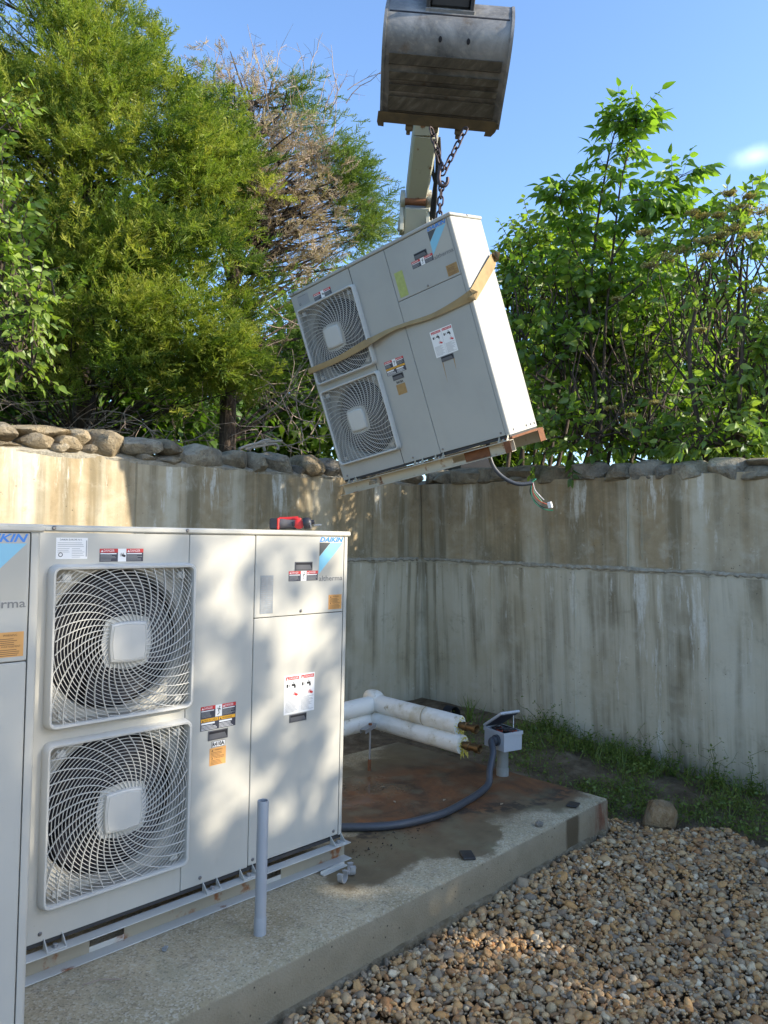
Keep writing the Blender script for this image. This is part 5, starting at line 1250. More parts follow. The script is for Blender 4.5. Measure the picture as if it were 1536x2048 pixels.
def twigs(mb, starts, rng, mat, L=(.4, 1.0), r=.006, nsub=4):
    for s, d in starts:
        p = Vector(s); d = Vector(d).normalized(); pts = [p]; l = rng.uniform(*L)
        for k in range(6): d = (d+Vector(rng.normal(0, .22, 3).tolist())).normalized(); pts.append(pts[-1]+d*l/6)
        mb.tube(pts, np.linspace(r, r*.35, 7).tolist(), mat, 4)
        for k in range(nsub):
            i = int(rng.integers(1, 6)); q = pts[i]; e = (d+Vector(rng.normal(0, .8, 3).tolist())).normalized(); e2 = (e+Vector(rng.normal(0, .4, 3).tolist())).normalized(); ll = l*rng.uniform(.15, .4)
            mb.tube([q, q+e*ll*.5, q+e*ll*.5+e2*ll*.5], [r*.5, r*.35, r*.2], mat, 3)

def cedar_big():
    rng = np.random.default_rng(5); b = at(150, 905, 9.0); b[2] = 1.8
    t = tree_thing('cedar_tree', 'big bright green cedar filling the upper left, its lower boughs dark, behind the sunlit wall', 'tree', b)
    ells = [(60, 60, 8.7, 200, 190, 1.1), (150, 200, 8.6, 150, 150, 1.0), (250, 330, 8.3, 225, 150, 1.0), (120, 420, 8.2, 250, 200, 1.1), (330, 480, 8.0, 160, 150, .8), (380, 620, 7.9, 125, 120, .6), (200, 640, 7.9, 230, 130, .8), (60, 690, 8.0, 160, 90, .7), (300, 730, 8.1, 170, 55, .6), (430, 700, 8.0, 75, 75, .5), (-150, 400, 8.6, 250, 330, 1.2)]
    C, Nn = ell_clumps(ells, 1000, rng, .2); ax = b[:2]
    Cin, _ = ell_clumps(ells, 420, rng, 1.0, (.35, .75), False); C = np.concatenate([C, Cin])
    B, Bn = ell_clumps(ells, 210, rng, .3, (.86, 1.08)); bo_ = []
    for q, nn in zip(B, Bn):
        d = nn/np.linalg.norm(nn)+np.array([0, 0, .15]); sd = np.cross(d, UPV); sd /= np.linalg.norm(sd)+1e-9
        for k in range(6): u = rng.uniform(-.1, .42); bo_.append(q+d*(u-.1)+sd*rng.normal(0, .20*(1-u))+np.array([0, 0, -.28*u*u+rng.normal(0, .05)]))
    C = np.concatenate([C[:380], Cin[:240], np.array(bo_)])
    V, T, c = cedar_crown(C, ax, 11, .10, .23, rng, tint0=.54, tvar=.30)
    tadd(t, 'crown', np_mesh('crown', V, T, 'cedar_green', c), 'stuff')
    mb = MB(); tr = trunk_path(b, b+np.array([.1, .1, 5.5]), 10, .05, rng); mb.tube(tr, np.linspace(.15, .04, 10).tolist(), 'bark', 10); tadd(t, 'trunk', mb.mesh('trunk', 60))
    mb = MB(); limbs(mb, tr, C, rng, 'bark', .016, 5); tadd(t, 'limbs', mb.mesh('limbs'), 'stuff')
    # sparse whips standing out of the outline
    pts = [(300, 110), (285, 40), (345, 180), (375, 215), (420, 255), (455, 280), (480, 330), (500, 420), (510, 520), (260, 10), (335, 140), (400, 235), (515, 640), (520, 720)]
    C2 = np.array([at(x-18+rng.normal(0, 9), y+8, 8.2) for x, y in pts for _ in range(3)]); V, T, c = cedar_crown(C2, ax, 7, .07, .22, rng, tint0=.5)
    tadd(t, 'outer_sprays', np_mesh('outer_sprays', V, T, 'cedar_bluegreen', c), 'stuff')
    mb = MB(); st = []
    for k in range(75):
        x = rng.uniform(60, 640); y = rng.uniform(770, 880); st.append((at(x, y, rng.uniform(7.6, 9.2)), CM[0]*rng.normal(.4, .9)+CM[1]*rng.normal(-.15, .5)-CM[2]*rng.uniform(0, .8)))
    twigs(mb, st, rng, 'dead_twig', (.4, 1.1), .0065, 5); tadd(t, 'dead_twigs', mb.mesh('dead_twigs'), 'stuff')
def cedar_brown():
    rng = np.random.default_rng(6); b = at(455, 930, 8.6); b[2] = 1.8; top = at(500, 190, 9.2)
    t = tree_thing('cedar_tree', 'half dead cedar with brown needles and one dark bare trunk, beside the hanging unit', 'tree', b)
    tr = [tuple(q) for q in spline([b, at(457, 760, 8.6), at(462, 640, 8.7), at(480, 450, 8.9), at(505, 300, 9.1), top], 4)]
    mb = MB(); mb.tube(tr, np.linspace(.105, .02, len(tr)).tolist(), 'bark', 12); tadd(t, 'trunk', mb.mesh('trunk', 60))
    eb = [(455, 190, 9.1, 55, 90, .4), (510, 220, 9.1, 75, 70, .5), (560, 330, 9.1, 105, 110, .7), (580, 430, 9.0, 120, 100, .7), (540, 480, 9.0, 80, 90, .6), (650, 400, 9.0, 60, 90, .5), (600, 530, 9.0, 90, 60, .5)]
    C, _ = ell_clumps(eb, 230, rng, surf=(.3, 1.08), cull=False); V, T, c = cedar_crown(C, b[:2], 6, .12, .19, rng, tint0=.55, tvar=.25)
    o = tadd(t, 'crown', np_mesh('crown', V, T, 'cedar_brown', c), 'stuff'); o['label'] = 'brown dead needles'
    eg = [(425, 330, 9.0, 70, 130, .5), (585, 235, 9.2, 40, 70, .4), (650, 320, 9.2, 45, 60, .4), (715, 440, 9.2, 55, 80, .5), (690, 370, 9.1, 45, 50, .4), (740, 480, 9.2, 35, 40, .4), (460, 400, 8.9, 60, 90, .5), (420, 240, 9.1, 40, 60, .4)]
    C2, _ = ell_clumps(eg, 230, rng, surf=(.3, 1.02), cull=False); V, T, c = cedar_crown(C2, b[:2], 11, .11, .21, rng, tint0=.45, tvar=.15)
    o = tadd(t, 'crown', np_mesh('crown', V, T, 'cedar_bluegreen', c), 'stuff'); o['label'] = 'living green needles'
    eg = [(560, 690, 9.2, 90, 80, .6), (640, 720, 9.4, 80, 120, .5), (600, 600, 9.3, 70, 60, .4), (520, 800, 9.4, 90, 40, .5)]
    C3, _ = ell_clumps(eg, 70, rng, surf=(.3, 1.0), cull=False); V, T, c = cedar_crown(C3, b[:2], 9, .12, .21, rng, tint0=.35, tvar=.15)
    tadd(t, 'crown', np_mesh('crown', V, T, 'cedar_bluegreen', c), 'stuff')
    mb = MB(); limbs(mb, tr, np.concatenate([C[::2], C2[::2], C3[::2]]), rng, 'bark', .020, 1, -.05); tadd(t, 'limbs', mb.mesh('limbs'), 'stuff')
    # upright dead whips at the top
    mb = MB(); st = []
    for k in range(95): x = rng.choice([445, 470, 500, 520, 545, 590, 640, 690]); st.append((at(x+rng.normal(0, 22), rng.uniform(170, 420), rng.uniform(8.8, 9.3)), CM[1]+CM[0]*rng.normal(.1, .3)))
    twigs(mb, st, rng, 'dead_twig', (.35, .8), .006, 6)
    st = [(at(rng.uniform(440, 640), rng.uniform(640, 880), rng.uniform(8.3, 9.2)), CM[0]*rng.normal(.2, 1)+CM[1]*rng.normal(.2, .4)-CM[2]*rng.uniform(-.3, .6)) for k in range(48)]
    twigs(mb, st, rng, 'dead_twig', (.4, 1.1), .008, 5); tadd(t, 'dead_twigs', mb.mesh('dead_twigs'), 'stuff')
cedar_big(); cedar_brown()

def leaf_cloud(P, D, size, rng, w=.46, spin=.7, drop=.15, fold=.14):
    PV, PT = leaf_proto(w, drop, fold); n = len(P); Rm = frames(D, UPV, rng, rng.normal(0, spin, n)); return PV, PT, Rm, size
def leafy(t, P, D, S_, tint, mat, rng, nparts=300, w=.46, drop=.15, fold=.14, spin=.7, vis=None, meshname='leaf'):
    """the nparts largest leaves in view become parts; the rest one joined mesh"""
    # a loose place in the foliage through which the low sun reaches the wall by the corner
    H = P-SUN*((P[:, 1]-YW)/SUN[1])[:, None]; ok = ~((P[:, 0] > 2.9) & (H[:, 0] > 1.5) & (H[:, 0] < 2.15) & (H[:, 2] > 1.2) & (H[:, 2] < 2.1) & (rng.random(len(P)) < .95))
    P, D, S_, tint = P[ok], D[ok], S_[ok], tint[ok]
    PV, PT = leaf_proto(w, drop, fold); n = len(P); Rm = frames(D, UPV, rng, rng.normal(0, spin, n))
    q = topx(P); sc_ = S_/np.maximum(q[:, 2], .3); inv = (q[:, 0] < 0) | (q[:, 0] > 1536) | (q[:, 1] < 0) | (q[:, 1] > 2048) | (q[:, 2] < .3); sc_ = np.where(inv, -1, sc_)
    order = np.argsort(-sc_)[:nparts] if nparts else np.array([], int); order = order[sc_[order] > 0] if len(order) else order
    rest = np.ones(n, bool); rest[order] = False
    V, T, c = instance_np(PV, PT, Rm[rest], S_[rest], P[rest], tint[rest]); tadd(t, 'foliage', np_mesh('foliage', V, T, mat, c, True), 'stuff')
    if len(order):
        var = [np_mesh(meshname, PV, PT, mat, np.full(len(PV), v), True) for v in (.15, .35, .5, .65, .85)]; L0 = np.array(t.location)
        for i in order:
            o = bpy.data.objects.new('leaf', var[int(np.clip(round(tint[i]*5-.5), 0, 4))]); COL.objects.link(o); o.parent = t
            m = Rm[i]*S_[i]; p = P[i]-L0
            o.matrix_local = Matrix([list(m[0])+[p[0]], list(m[1])+[p[1]], list(m[2])+[p[2]], [0, 0, 0, 1]])
def twig_leaves(C, dirs, per, L, size, rng, droop=.5, opp=True):
    """short leafy twigs starting at C heading dirs: returns leaf base points, directions, sizes, twig segments"""
    P = []; D = []; S_ = []; seg = []; ids = []
    for k, (c, d) in enumerate(zip(C, dirs)):
        d = d/np.linalg.norm(d); l = L*rng.uniform(.6, 1.3); bend = rng.normal(0, .25, 3); pts = [c]
        for i in range(5): d = d+bend*.2; d /= np.linalg.norm(d); pts.append(pts[-1]+d*l/5)
        pts = np.array(pts); seg.append(pts); s = np.cross(d, UPV); s /= np.linalg.norm(s)+1e-9
        for i in range(per):
            u = (i+.6)/per*4.99; j = int(u); p = pts[j]+(pts[j+1]-pts[j])*(u-j); sg = 1 if i % 2 else -1
            lat = np.cross(d, s)
            v = d*rng.uniform(.35, .8)+s*sg*rng.uniform(.6, 1.1)+rng.normal(0, .22, 3)+np.array([0, 0, -droop*rng.uniform(.3, 1.0)]); P.append(p); D.append(v); S_.append(size*rng.uniform(.5, 1.25)); ids.append(k)
        P.append(pts[-1]); D.append(d+np.array([0, 0, -droop*.5])); S_.append(size*rng.uniform(.6, 1)); ids.append(k)
    return np.array(P), np.array(D), np.array(S_), seg, np.array(ids)
def stems(t, segs, r, mat, name='twigs'):
    mb = MB()
    for s in segs: mb.tube([tuple(q) for q in s], np.linspace(r, r*.5, len(s)).tolist(), mat, 4, False)
    tadd(t, name, mb.mesh(name), 'stuff')
def shrub(name, label, cat, base, ells, nclump, per, L, size, mat, seed, w=.5, nparts=300, droop=.5, tint0=.5, front=-.1, group=None, surf=(.45, 1.03), up=.25, nstem=7, spin=.7):
    rng = np.random.default_rng(seed); base = np.array(base, float); t = tree_thing(name, label, cat, base, group)
    C, Nn = ell_clumps(ells, nclump, rng, front, surf, False)
    H = C-SUN*((C[:, 1]-YW)/SUN[1])[:, None]; ok = ~((C[:, 0] > 2.9) & (H[:, 0] > 1.4) & (H[:, 0] < 2.25) & (H[:, 2] > 1.1) & (H[:, 2] < 2.2) & (rng.random(len(C)) < .62)); C, Nn = C[ok], Nn[ok]
    dirs = Nn/np.linalg.norm(Nn, axis=1, keepdims=True)*.8+rng.normal(0, .45, C.shape)+np.array([0, 0, up])
    P, D, S_, seg, ids = twig_leaves(C, dirs, per, L, size, rng, droop); tint = np.clip(tint0+rng.normal(0, .18, len(C))[ids]+rng.normal(0, .17, len(P)), 0, 1)
    leafy(t, P, D, S_, tint, mat, rng, nparts, w, spin=spin); stems(t, seg, .004, 'bark')
    mb = MB()
    for k in range(nstem):
        e = C[rng.integers(0, len(C))]; b0 = base+np.array([rng.normal(0, .12), rng.normal(0, .12), 0]); m = (b0+e)/2+rng.normal(0, .12, 3)+np.array([0, 0, .15]); mb.tube(spline([tuple(b0), tuple(m), tuple(e)], 5), np.linspace(.022, .006, 11).tolist(), 'bark', 7)
    tadd(t, 'stems', mb.mesh('stems', 60)); 
    mb = MB()
    for c in C[::2]:
        j = C[rng.integers(0, len(C), 30)]; e = j[np.argmin(np.linalg.norm((c-j)-np.array([0, 0, .35]), axis=1))]; mb.tube([tuple(e), tuple((e+c)/2+rng.normal(0, .04, 3)), tuple(c)], [.009, .007, .004], 'bark', 4, False)
    tadd(t, 'branches', mb.mesh('branches'), 'stuff'); return t, C, rng
XB = 3.55
def gbase(px_, depth): 
    b = at(px_, 930, depth); b[2] = 1.8; return b
# dogwood-like shrub with round leaves low in the middle
shrub('dogwood_shrub', 'dense dark green shrub with rounded leaves leaning over the right wall beside the hanging unit', 'shrub', gbase(1200, 6.6), [(1190, 760, 6.5, 150, 150, .5), (1110, 640, 6.8, 110, 130, .5), (1250, 640, 6.9, 160, 140, .5), (1330, 800, 6.3, 130, 110, .4), (1150, 860, 6.3, 110, 60, .35), (1270, 880, 6.1, 100, 45, .3)], 900, 8, .24, .088, 'shrub_leaf', 41, w=.62, tint0=.55, droop=.9, spin=1.1)
# lighter broad shrub to its left, in the sun
shrub('lime_shrub', 'light green sunlit shrub close beside the hanging heat pump, left of the ash sapling', 'shrub', gbase(1060, 7.6), [(1060, 560, 7.6, 65, 90, .4), (1110, 500, 7.7, 80, 60, .4), (1020, 640, 7.8, 50, 110, .4)], 330, 8, .24, .078, 'lime_leaf', 42, w=.6, nparts=120, tint0=.65, droop=.9, spin=1.1)
# viburnum with flat flower heads at the far right
vt, VC, vr_ = shrub('viburnum_shrub', 'tall shrub at the right edge with flat brownish flower heads above its leaves', 'shrub', gbase(1450, 5.9), [(1440, 560, 5.9, 130, 110, .45), (1500, 500, 5.8, 90, 90, .4), (1380, 660, 6.1, 110, 100, .4), (1490, 720, 5.8, 110, 130, .4), (1580, 620, 5.6, 70, 170, .35), (1450, 860, 5.7, 130, 60, .3)], 620, 8, .24, .092, 'shrub_leaf', 43, w=.46, tint0=.66, droop=1.0, spin=1.1)
def umbels(t, spots, rng):
    for (x, y, d, r) in spots:
        d -= .42; r *= 1.0; c = at(x, y, d); mb = MB(); base = c+np.array([rng.normal(0, .02), rng.normal(0, .02), -.16]); mb.tube([tuple(base), tuple((base+c)/2+rng.normal(0, .01, 3)), tuple(c-np.array([0, 0, .03]))], [.003, .0028, .0025], 'bark', 4)
        V = []; T = []
        for k in range(16):
            a = k*2.4; rr = r*math.sqrt((k+.5)/16); e = c+np.array([rr*math.cos(a), rr*math.sin(a), .004*math.cos(rr/r*2)]); mb.tube([tuple(c-np.array([0, 0, .03])), tuple(e)], [.0018, .0012], 'bark', 3, False)
            for m in range(10):
                o = len(V); p = e+rng.normal(0, r*.13, 3)*np.array([1, 1, .3]); q = rng.normal(0, .0075, (3, 3)); V += [tuple(p+q[0]), tuple(p+q[1]), tuple(p+q[2])]; T.append((o, o+1, o+2))
        s = tadd(t, 'flower_stalk', mb.mesh('flower_stalk')); h = link('flower_head', np_mesh('flower_head', np.array(V)-c, np.array(T), 'umbel', rng.random(len(V))), s); h.location = c
umbels(vt, [(1460, 385, 5.8, .045), (1498, 392, 5.8, .04), (1385, 425, 5.9, .045), (1405, 432, 5.9, .05), (1436, 430, 5.9, .05), (1480, 415, 5.8, .06), (1520, 420, 5.7, .08), (1465, 455, 5.8, .07), (1410, 480, 5.8, .07), (1440, 470, 5.8, .06), (1500, 470, 5.7, .07), (1330, 515, 5.9, .09), (1300, 530, 5.9, .06), (1420, 510, 5.7, .08), (1290, 465, 6.0, .05), (1360, 500, 5.9, .07), (1520, 580, 5.5, .05), (1400, 660, 5.6, .04), (1235, 597, 6.1, .04), (1220, 815, 5.9, .04), (1260, 830, 5.8, .045), (1310, 805, 5.8, .04)], np.random.default_rng(8))
# ash sapling with pinnate leaves rising above everything
def ash():
    rng = np.random.default_rng(44); b = gbase(1195, 6.4); t = tree_thing('ash_sapling', 'slender ash sapling whose pinnate leaves rise highest above the right shrubs against the sky', 'tree', b)
    stem_px = [[(1195, 930), (1205, 800), (1212, 640), (1228, 480), (1243, 360), (1268, 265), (1275, 235)], [(1200, 880), (1180, 640), (1190, 480), (1212, 340), (1228, 270), (1240, 240)], [(1222, 520), (1270, 450), (1330, 385), (1365, 350)], [(1215, 600), (1160, 520), (1125, 420), (1120, 395)], [(1212, 620), (1290, 560), (1350, 470), (1375, 430)], [(1205, 500), (1165, 430), (1150, 385)], [(1240, 400), (1290, 400), (1320, 400)]]
    P = []; D = []; S_ = []; seg = []; tn = []
    mb = MB()
    for k, pp in enumerate(stem_px):
        path = [np.array(q) for q in spline([at(x, y, 6.3+.04*k*(1 if k % 2 else -1)) for x, y in pp], 6)]; mb.tube([tuple(q) for q in path], np.linspace(.016 if k < 2 else .008, .003, len(path)).tolist(), 'bark', 7)
        n0 = int(len(path)*(.40 if k < 2 else .25)); st = list(range(n0, len(path), 1))+[len(path)-1, len(path)-1]
        for i in st:
            for s in (-1, 1):
                d = path[min(i+1, len(path)-1)]-path[max(0, i-1)]; d = d/np.linalg.norm(d); side = CM[0]*s*rng.uniform(.5, 1)-CM[2]*rng.normal(.2, .7); v = d*rng.uniform(.35, .9)+side*rng.uniform(.5, 1)+rng.normal(0, .15, 3); v /= np.linalg.norm(v); l = rng.uniform(.16, .26); p = path[i]; pts = [p]
                for q in range(5): v = v+np.array([0, 0, -.11]); v /= np.linalg.norm(v); pts.append(pts[-1]+v*l/5)
                seg.append(np.array(pts)); sd = np.cross(v, UPV); sd /= np.linalg.norm(sd)+1e-9; t0 = rng.normal(.5, .17)
                for q in range(1, 4):
                    for s2 in (-1, 1):
                        P.append(pts[q+1]); D.append(v*.7+sd*s2*.7+np.array([0, 0, -.65])+rng.normal(0, .12, 3)); S_.append(.104*rng.uniform(.75, 1.15)); tn.append(t0+rng.normal(0, .08))
                P.append(pts[-1]); D.append(v+np.array([0, 0, -.2])); S_.append(.115*rng.uniform(.8, 1.15)); tn.append(t0)
    tadd(t, 'stem', mb.mesh('stem', 60)); stems(t, seg, .0022, 'ash_leaf' if False else 'bark', 'leaf_stalks')
    leafy(t, np.array(P), np.array(D), np.array(S_), np.clip(np.array(tn), 0, 1), 'ash_leaf', rng, 300, w=.42, drop=.2, fold=.16, spin=.9)
ash()
# pale branchy shrub hanging in at the left edge
def left_branch():
    b = at(-160, 900, 5.6); b[2] = 1.8
    shrub('overhanging_shrub', 'light green leafy branches reaching in from the left edge before the big cedar', 'shrub', b, [(20, 560, 5.3, 70, 130, .3), (50, 690, 5.2, 65, 75, .25), (0, 420, 5.4, 60, 80, .3), (85, 600, 5.2, 45, 45, .2), (-90, 500, 5.6, 110, 230, .4), (10, 240, 5.7, 40, 60, .2)], 340, 9, .22, .070, 'lime_leaf', 46, w=.5, nparts=300, droop=.9, tint0=.65, surf=(.3, 1.0), nstem=6, spin=1.2)
left_branch()
# trees farther back that close the gaps low down
def far_tree(label, base_px, depth, ells, seed, mat, nclump=170, size=.12, tint0=.5, group='trees standing farther back'):
    rng = np.random.default_rng(seed); b = at(base_px, 930, depth); b[2] = 1.8
    t = tree_thing('broadleaf_tree', label, 'tree', b, group); C, Nn = ell_clumps(ells, nclump, rng, 0, (.3, 1.02), False); per = 34
    ci = np.repeat(np.arange(len(C)), per); n = len(ci); P = C[ci]+rng.normal(0, depth*.022, (n, 3)); D = rng.normal(0, 1, (n, 3))+np.array([0, 0, -.3]); S_ = size*rng.uniform(.6, 1.3, n); tint = np.clip(tint0+rng.normal(0, .15, len(C))[ci]+rng.normal(0, .1, n), 0, 1)
    PV, PT = leaf_proto(.55); V, T, c = instance_np(PV[[0, 4, 6, 10]], np.array([(0, 2, 1), (1, 2, 3)]), frames(D, UPV, rng), S_, P, tint); tadd(t, 'crown', np_mesh('crown', V, T, mat, c), 'stuff')
    top = C.mean(0); mb = MB(); tr = trunk_path(b, top+np.array([0, 0, .5]), 6, .1, rng); mb.tube(tr, np.linspace(.14, .05, 6).tolist(), 'bark', 8); limbs(mb, tr, C, rng, 'bark', .03, 6); tadd(t, 'trunk', mb.mesh('trunk', 60)); return t
far_tree('far sunlit tree glimpsed low between the dark cedar boughs and the hanging unit', 560, 14, [(560, 800, 14, 150, 90, 1.5), (650, 700, 14.5, 90, 90, 1.5), (470, 860, 14, 170, 60, 1.5), (620, 870, 13.5, 130, 50, 1)], 51, 'far_leaf', 300, .21)
far_tree('far sunlit tree glimpsed under the base of the hanging unit', 980, 13, [(980, 890, 13, 90, 60, 1.2), (1060, 830, 13, 70, 90, 1.2)], 52, 'far_leaf', 150, .18, .6)
far_tree('dark spreading tree deep in the shade under the big cedar', 140, 11.5, [(120, 800, 11.5, 330, 110, 1.0), (-80, 700, 11.5, 200, 140, 1.0), (350, 840, 11.5, 190, 60, .8), (200, 880, 11.2, 300, 40, .8), (200, 560, 11.6, 260, 190, .8)], 53, 'shrub_leaf', 560, .19, .25)  # low leaf tint: shade under the cedar put into the colour
far_tree('leafy tree filling the low gaps behind the shrubs at the right edge', 1400, 10.5, [(1330, 830, 10.5, 190, 90, 1.0), (1230, 680, 10.8, 170, 130, .9), (1480, 880, 10.2, 150, 50, .9), (1480, 720, 10.4, 120, 110, .8), (1130, 780, 10.6, 90, 140, .9)], 54, 'shrub_leaf', 480, .15, .4)
far_tree('green tree standing farther back behind the brown cedar', 700, 15, [(690, 640, 15, 80, 110, 1.2), (740, 760, 15, 80, 110, 1.2)], 55, 'cedar_bluegreen', 90, .13, .5)

# ------------------------------------------------------------------ weeds along the right wall
def weeds():
    rng = np.random.default_rng(61); n = 5200; Y = rng.uniform(-2.4, 1.6, n); X = rng.uniform(1.65, 2.97, n)
    dens = np.clip((X-(1.90+.22*np.clip((-.6-Y)/.7, 0, 1)+.10*np.sin(Y*5.3)))/.25, 0, 1); hole = np.sin(X*7+Y*3)+np.sin(Y*9-X*4)+.6*np.sin(X*15+Y*13)
    back = np.clip((Y-.55)/.6, 0, 1)
    k = (rng.random(n) < dens*np.clip(.55+.4*hole, .05, 1)*(1-.9*back)) & ((X > 1.70) | (Y > 1.25)); X, Y = X[k], Y[k]; n = len(X); Z = np.array([gz(x, y) for x, y in zip(X, Y)])
    parts = []; near = np.clip((X-2.3)/.6, 0, 1)
    # clover-like leaflets
    m = n*5; ci = rng.integers(0, n, m); P = np.stack([X[ci]+rng.normal(0, .04, m), Y[ci]+rng.normal(0, .04, m), Z[ci]+rng.gamma(2.0, .016, m)*(1+near[ci]*.9)], 1); D = rng.normal(0, 1, (m, 3))*np.array([1, 1, .35]); S_ = rng.uniform(.012, .030, m); tint = np.clip(rng.normal(.45, .2, m), 0, 1)
    PV, PT = leaf_proto(.7, .1, .1); PV, PT = PV[[0, 4, 6, 10]], np.array([(0, 2, 1), (1, 2, 3)]); parts.append(instance_np(PV, PT, frames(D, UPV, rng, rng.normal(0, .5, m)), S_, P, tint))
    # grass blades
    BV = np.array([(-.5, 0, 0), (.5, 0, 0), (-.38, .5, .03), (.38, .5, .03), (0, 1, .22)])*np.array([.045, 1, 1]); BT_ = np.array([(0, 1, 3), (0, 3, 2), (2, 3, 4)])
    m = n*3; ci = rng.integers(0, n, m); P = np.stack([X[ci]+rng.normal(0, .03, m), Y[ci]+rng.normal(0, .03, m), Z[ci]], 1); D = np.stack([rng.normal(0, .55, m), rng.normal(0, .55, m), np.ones(m)], 1); S_ = rng.uniform(.03, .10, m)*(1+near[ci]*.8); tint = np.clip(rng.normal(.5, .2, m), 0, 1)
    parts.append(instance_np(BV, BT_, frames(D, np.array([1., 0, 0]), rng, rng.uniform(0, 6.3, m)), S_, P, tint))
    V, T, c = cat_np(parts); o = link('weed_cover', np_mesh('weed_cover', V, T, 'grass_leaf', c), kind='stuff'); tag(o, 'patchy clover and grass growing between the gravel and the right wall', 'weeds')
    spec = [((2.86, .70), .34, 'slim weed against the wall just right of the electrical box'), ((2.88, -.12), .42, 'bushy weed against the wall beyond the boulder'), ((2.86, -.32), .36, 'weed with a tall stalk close to the wall, right of the boulder'), ((2.82, -.62), .46, 'tall dark weed stalk by the wall near the right edge'), ((2.84, -.86), .36, 'leafy weed by the wall at the right picture edge'), ((2.80, .32), .26, 'low weed by the wall between the electrical box and the boulder')]
    for (x, y), h, lab in spec:
        b = np.array([x, y, gz(x, y)]); t = tree_thing('weed_plant', lab, 'weed', b, 'tall weeds along the right wall'); P = []; D = []; S_ = []; mb = MB()
        for s in range(6):
            d = np.array([rng.normal(-.12, .2), rng.normal(0, .25), 1]); hh = h*rng.uniform(.5, 1.05); pts = [b+d*hh*i/6+np.array([0, 0, -.02*i*i*.1])+rng.normal(0, .006, 3)*i for i in range(7)]; mb.tube([tuple(q) for q in pts], np.linspace(.0025, .001, 7).tolist(), 'grass_leaf', 4)
            for i in range(1, 7):
                for q in range(3): P.append(pts[i]+rng.normal(0, .01, 3)); D.append(np.array([rng.normal(0, 1), rng.normal(0, 1), rng.normal(.1, .4)])); S_.append(rng.uniform(.018, .045)*(1.2-i/8))
        tadd(t, 'stalks', mb.mesh('stalks')); P = np.array(P); V, T, c = instance_np(PV, PT, frames(np.array(D), UPV, rng), np.array(S_), P, np.clip(rng.normal(.45, .2, len(P)), 0, 1)); tadd(t, 'foliage', np_mesh('foliage', V, T, 'grass_leaf', c), 'stuff')
    b = np.array([2.62, 1.30, gz(2.62, 1.3)]); t = tree_thing('weed_plant', 'thin grass clump behind the copper pipe ends', 'weed', b, 'tall weeds along the right wall'); m = 26; D = np.stack([rng.normal(0, .4, m), rng.normal(0, .4, m), np.ones(m)], 1)
    V, T, c = instance_np(BV, BT_, frames(D, np.array([1., 0, 0]), rng, rng.uniform(0, 6.3, m)), rng.uniform(.12, .26, m), b+rng.normal(0, .03, (m, 3))*np.array([1, 1, 0]), np.clip(rng.normal(.4, .2, m), 0, 1)); tadd(t, 'blades', np_mesh('blades', V, T, 'grass_leaf', c), 'stuff')
weeds()

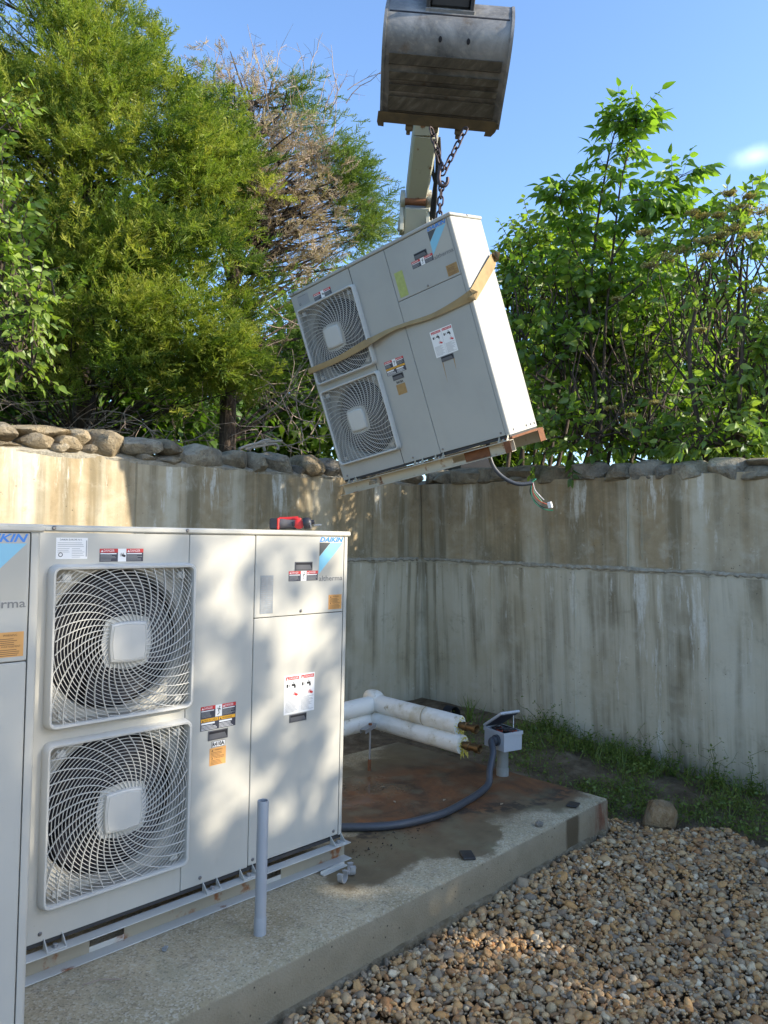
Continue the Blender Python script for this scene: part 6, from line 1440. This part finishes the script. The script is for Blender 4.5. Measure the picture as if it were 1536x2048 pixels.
# ------------------------------------------------------------------ trees beyond the right-hand side of the yard, which throw the dappled shade
def shade_trees():
    rng = np.random.default_rng(71)
    bins = {}
    def emit(n, sampler, dens):
        Q = sampler(n); xl = rng.uniform(3.4, 5.0, n); k = (xl-Q[:, 0])/SUN[0]; P = Q+SUN*k[:, None]; return Q, P
    def box(x0, x1, y0, y1, z0, z1): return lambda n: np.stack([rng.uniform(x0, x1, n), rng.uniform(y0, y1, n), rng.uniform(z0, z1, n)], 1)
    zones = [(box(-1.45, -.80, 0, 0, -.1, 1.42), 1500, .62), (box(-.85, -.5, 0, 0, -.1, 1.42), 520, .40), (box(-.55, .02, 0, 0, .25, 1.1), 560, .32), (box(-.55, .02, 0, 0, -.1, .3), 200, .25), (box(-.55, .02, 0, 0, 1.05, 1.42), 90, .3),
             (box(-3.1, -1.6, -.48, -.48, -.1, 1.42), 3600, .96), (box(-3.5, 1.7, -.48, .4, -.1, -.1), 4200, .9), (box(-3.0, 2.9, -3.0, -.5, -.28, -.28), 7500, .88), (box(.2, 2.0, .4, 2.1, -.1, -.1), 1200, .9), (box(-1.7, 1.7, -.50, -.46, -.3, -.1), 1700, .93)]
    P = []; 
    for smp, n, d in zones:
        Q, p = emit(n, smp, d)
        # soft clumping so that light falls in patches
        f = np.sin(Q[:, 0]*7.3+Q[:, 2]*8.1+Q[:, 1]*5)+np.sin(Q[:, 0]*12.1-Q[:, 2]*6.7+2+Q[:, 1]*8)+.7*np.sin(Q[:, 2]*19+Q[:, 0]*17+Q[:, 1]*13)
        keep = rng.random(n) < np.clip(d+(f*.28 if d < .8 else f*.04), 0, 1)
        # gaps that let the sun onto the slab and gravel
        for gx, gy, gr, z in ((-.2, -.24, .12, -.1), (.02, -.24, .06, -.1), (.26, -.82, .19, -.28), (.05, -.70, .17, -.28), (.50, -1.0, .12, -.28), (.1, -.47, .17, -.2), (1.3, -1.2, .08, -.28), (.9, -1.4, .10, -.28), (.1, -1.1, .08, -.28)):
            kk = (z-Q[:, 2])/SUN[2]; gq = Q+SUN*kk[:, None]; keep &= ((gq[:, 0]-gx)**2+((gq[:, 1]-gy)*1.5)**2) > gr**2
        P.append(p[keep])
    P = np.concatenate(P)
    # leave clear what the photograph shows in full sun: the hanging unit, the sunny wall, the cap stones
    def clear(P):
        shr = np.zeros(len(P), bool)
        for x in (3.1, 3.5, 3.9):
            k = (P[:, 0]-x)/SUN[0]; H = P-SUN*k[:, None]; shr |= (k > 0) & (H[:, 1] > -1.2) & (H[:, 1] < 2.2) & (H[:, 2] > 2.2)
        k = (P[:, 1]-YW)/SUN[1]; H = P-SUN*k[:, None]; bad = (H[:, 0] < .4) & (H[:, 2] > 1.34) & (H[:, 0] > -3)
        bad |= (H[:, 0] > 1.25) & (H[:, 0] < 2.2) & (H[:, 2] > 1.5) & (rng.random(len(P)) < .5)
        for y in (.15, .35, .6):
            k = (P[:, 1]-y)/SUN[1]; H = P-SUN*k[:, None]; bad |= (H[:, 0] > .9) & (H[:, 0] < 2.1) & (H[:, 2] > 1.75)
        k = (P[:, 1])/SUN[1]; H = P-SUN*k[:, None]; bad |= (H[:, 0] > -1.5) & (H[:, 0] < .05) & (H[:, 2] > 1.40)
        return ~(bad | shr | (P[:, 2] < 1.9) | (P[:, 1] > -1.3))
    P = P[clear(P)]
    q = topx(P); P = P[~((q[:, 2] > 0) & (q[:, 0] > -20) & (q[:, 0] < 1600) & (q[:, 1] > -20))]
    edges = [-99, -8.6, -6.4, -4.4, -2.6, 99]; labs = ['leafy tree farthest along the right wall, outside the picture', 'leafy tree second farthest along the right wall, outside the picture', 'leafy tree midway along the right wall, outside the picture', 'leafy shrub nearer along the right wall, outside the picture', 'leafy shrub nearest along the right wall, outside the picture']
    for i in range(5):
        m = (P[:, 1] >= edges[i]) & (P[:, 1] < edges[i+1]); p = P[m]
        if len(p) < 30: continue
        b = np.array([4.2, p[:, 1].mean(), 1.8]); t = tree_thing('shade_tree', labs[i], 'tree', b, 'trees that shade the yard'); n = len(p)
        D = rng.normal(0, 1, (n, 3))+np.array([0, 0, -.4]); PV, PT = leaf_proto(.6); V, T, c = instance_np(PV, PT, frames(D, UPV, rng), rng.uniform(.09, .16, n), p, np.clip(rng.normal(.5, .15, n), 0, 1)); tadd(t, 'crown', np_mesh('crown', V, T, 'shrub_leaf', c, True), 'stuff')
        mb = MB(); top = np.array([4.2, b[1], p[:, 2].max()-.2]); tr = trunk_path(b-np.array([0, 0, .02]), top, 7, .05, rng); mb.tube(tr, np.linspace(.06, .015, 7).tolist(), 'bark', 8); limbs(mb, tr, p, rng, 'bark', .009, 60, 0); tadd(t, 'trunk', mb.mesh('trunk', 60))
shade_trees()
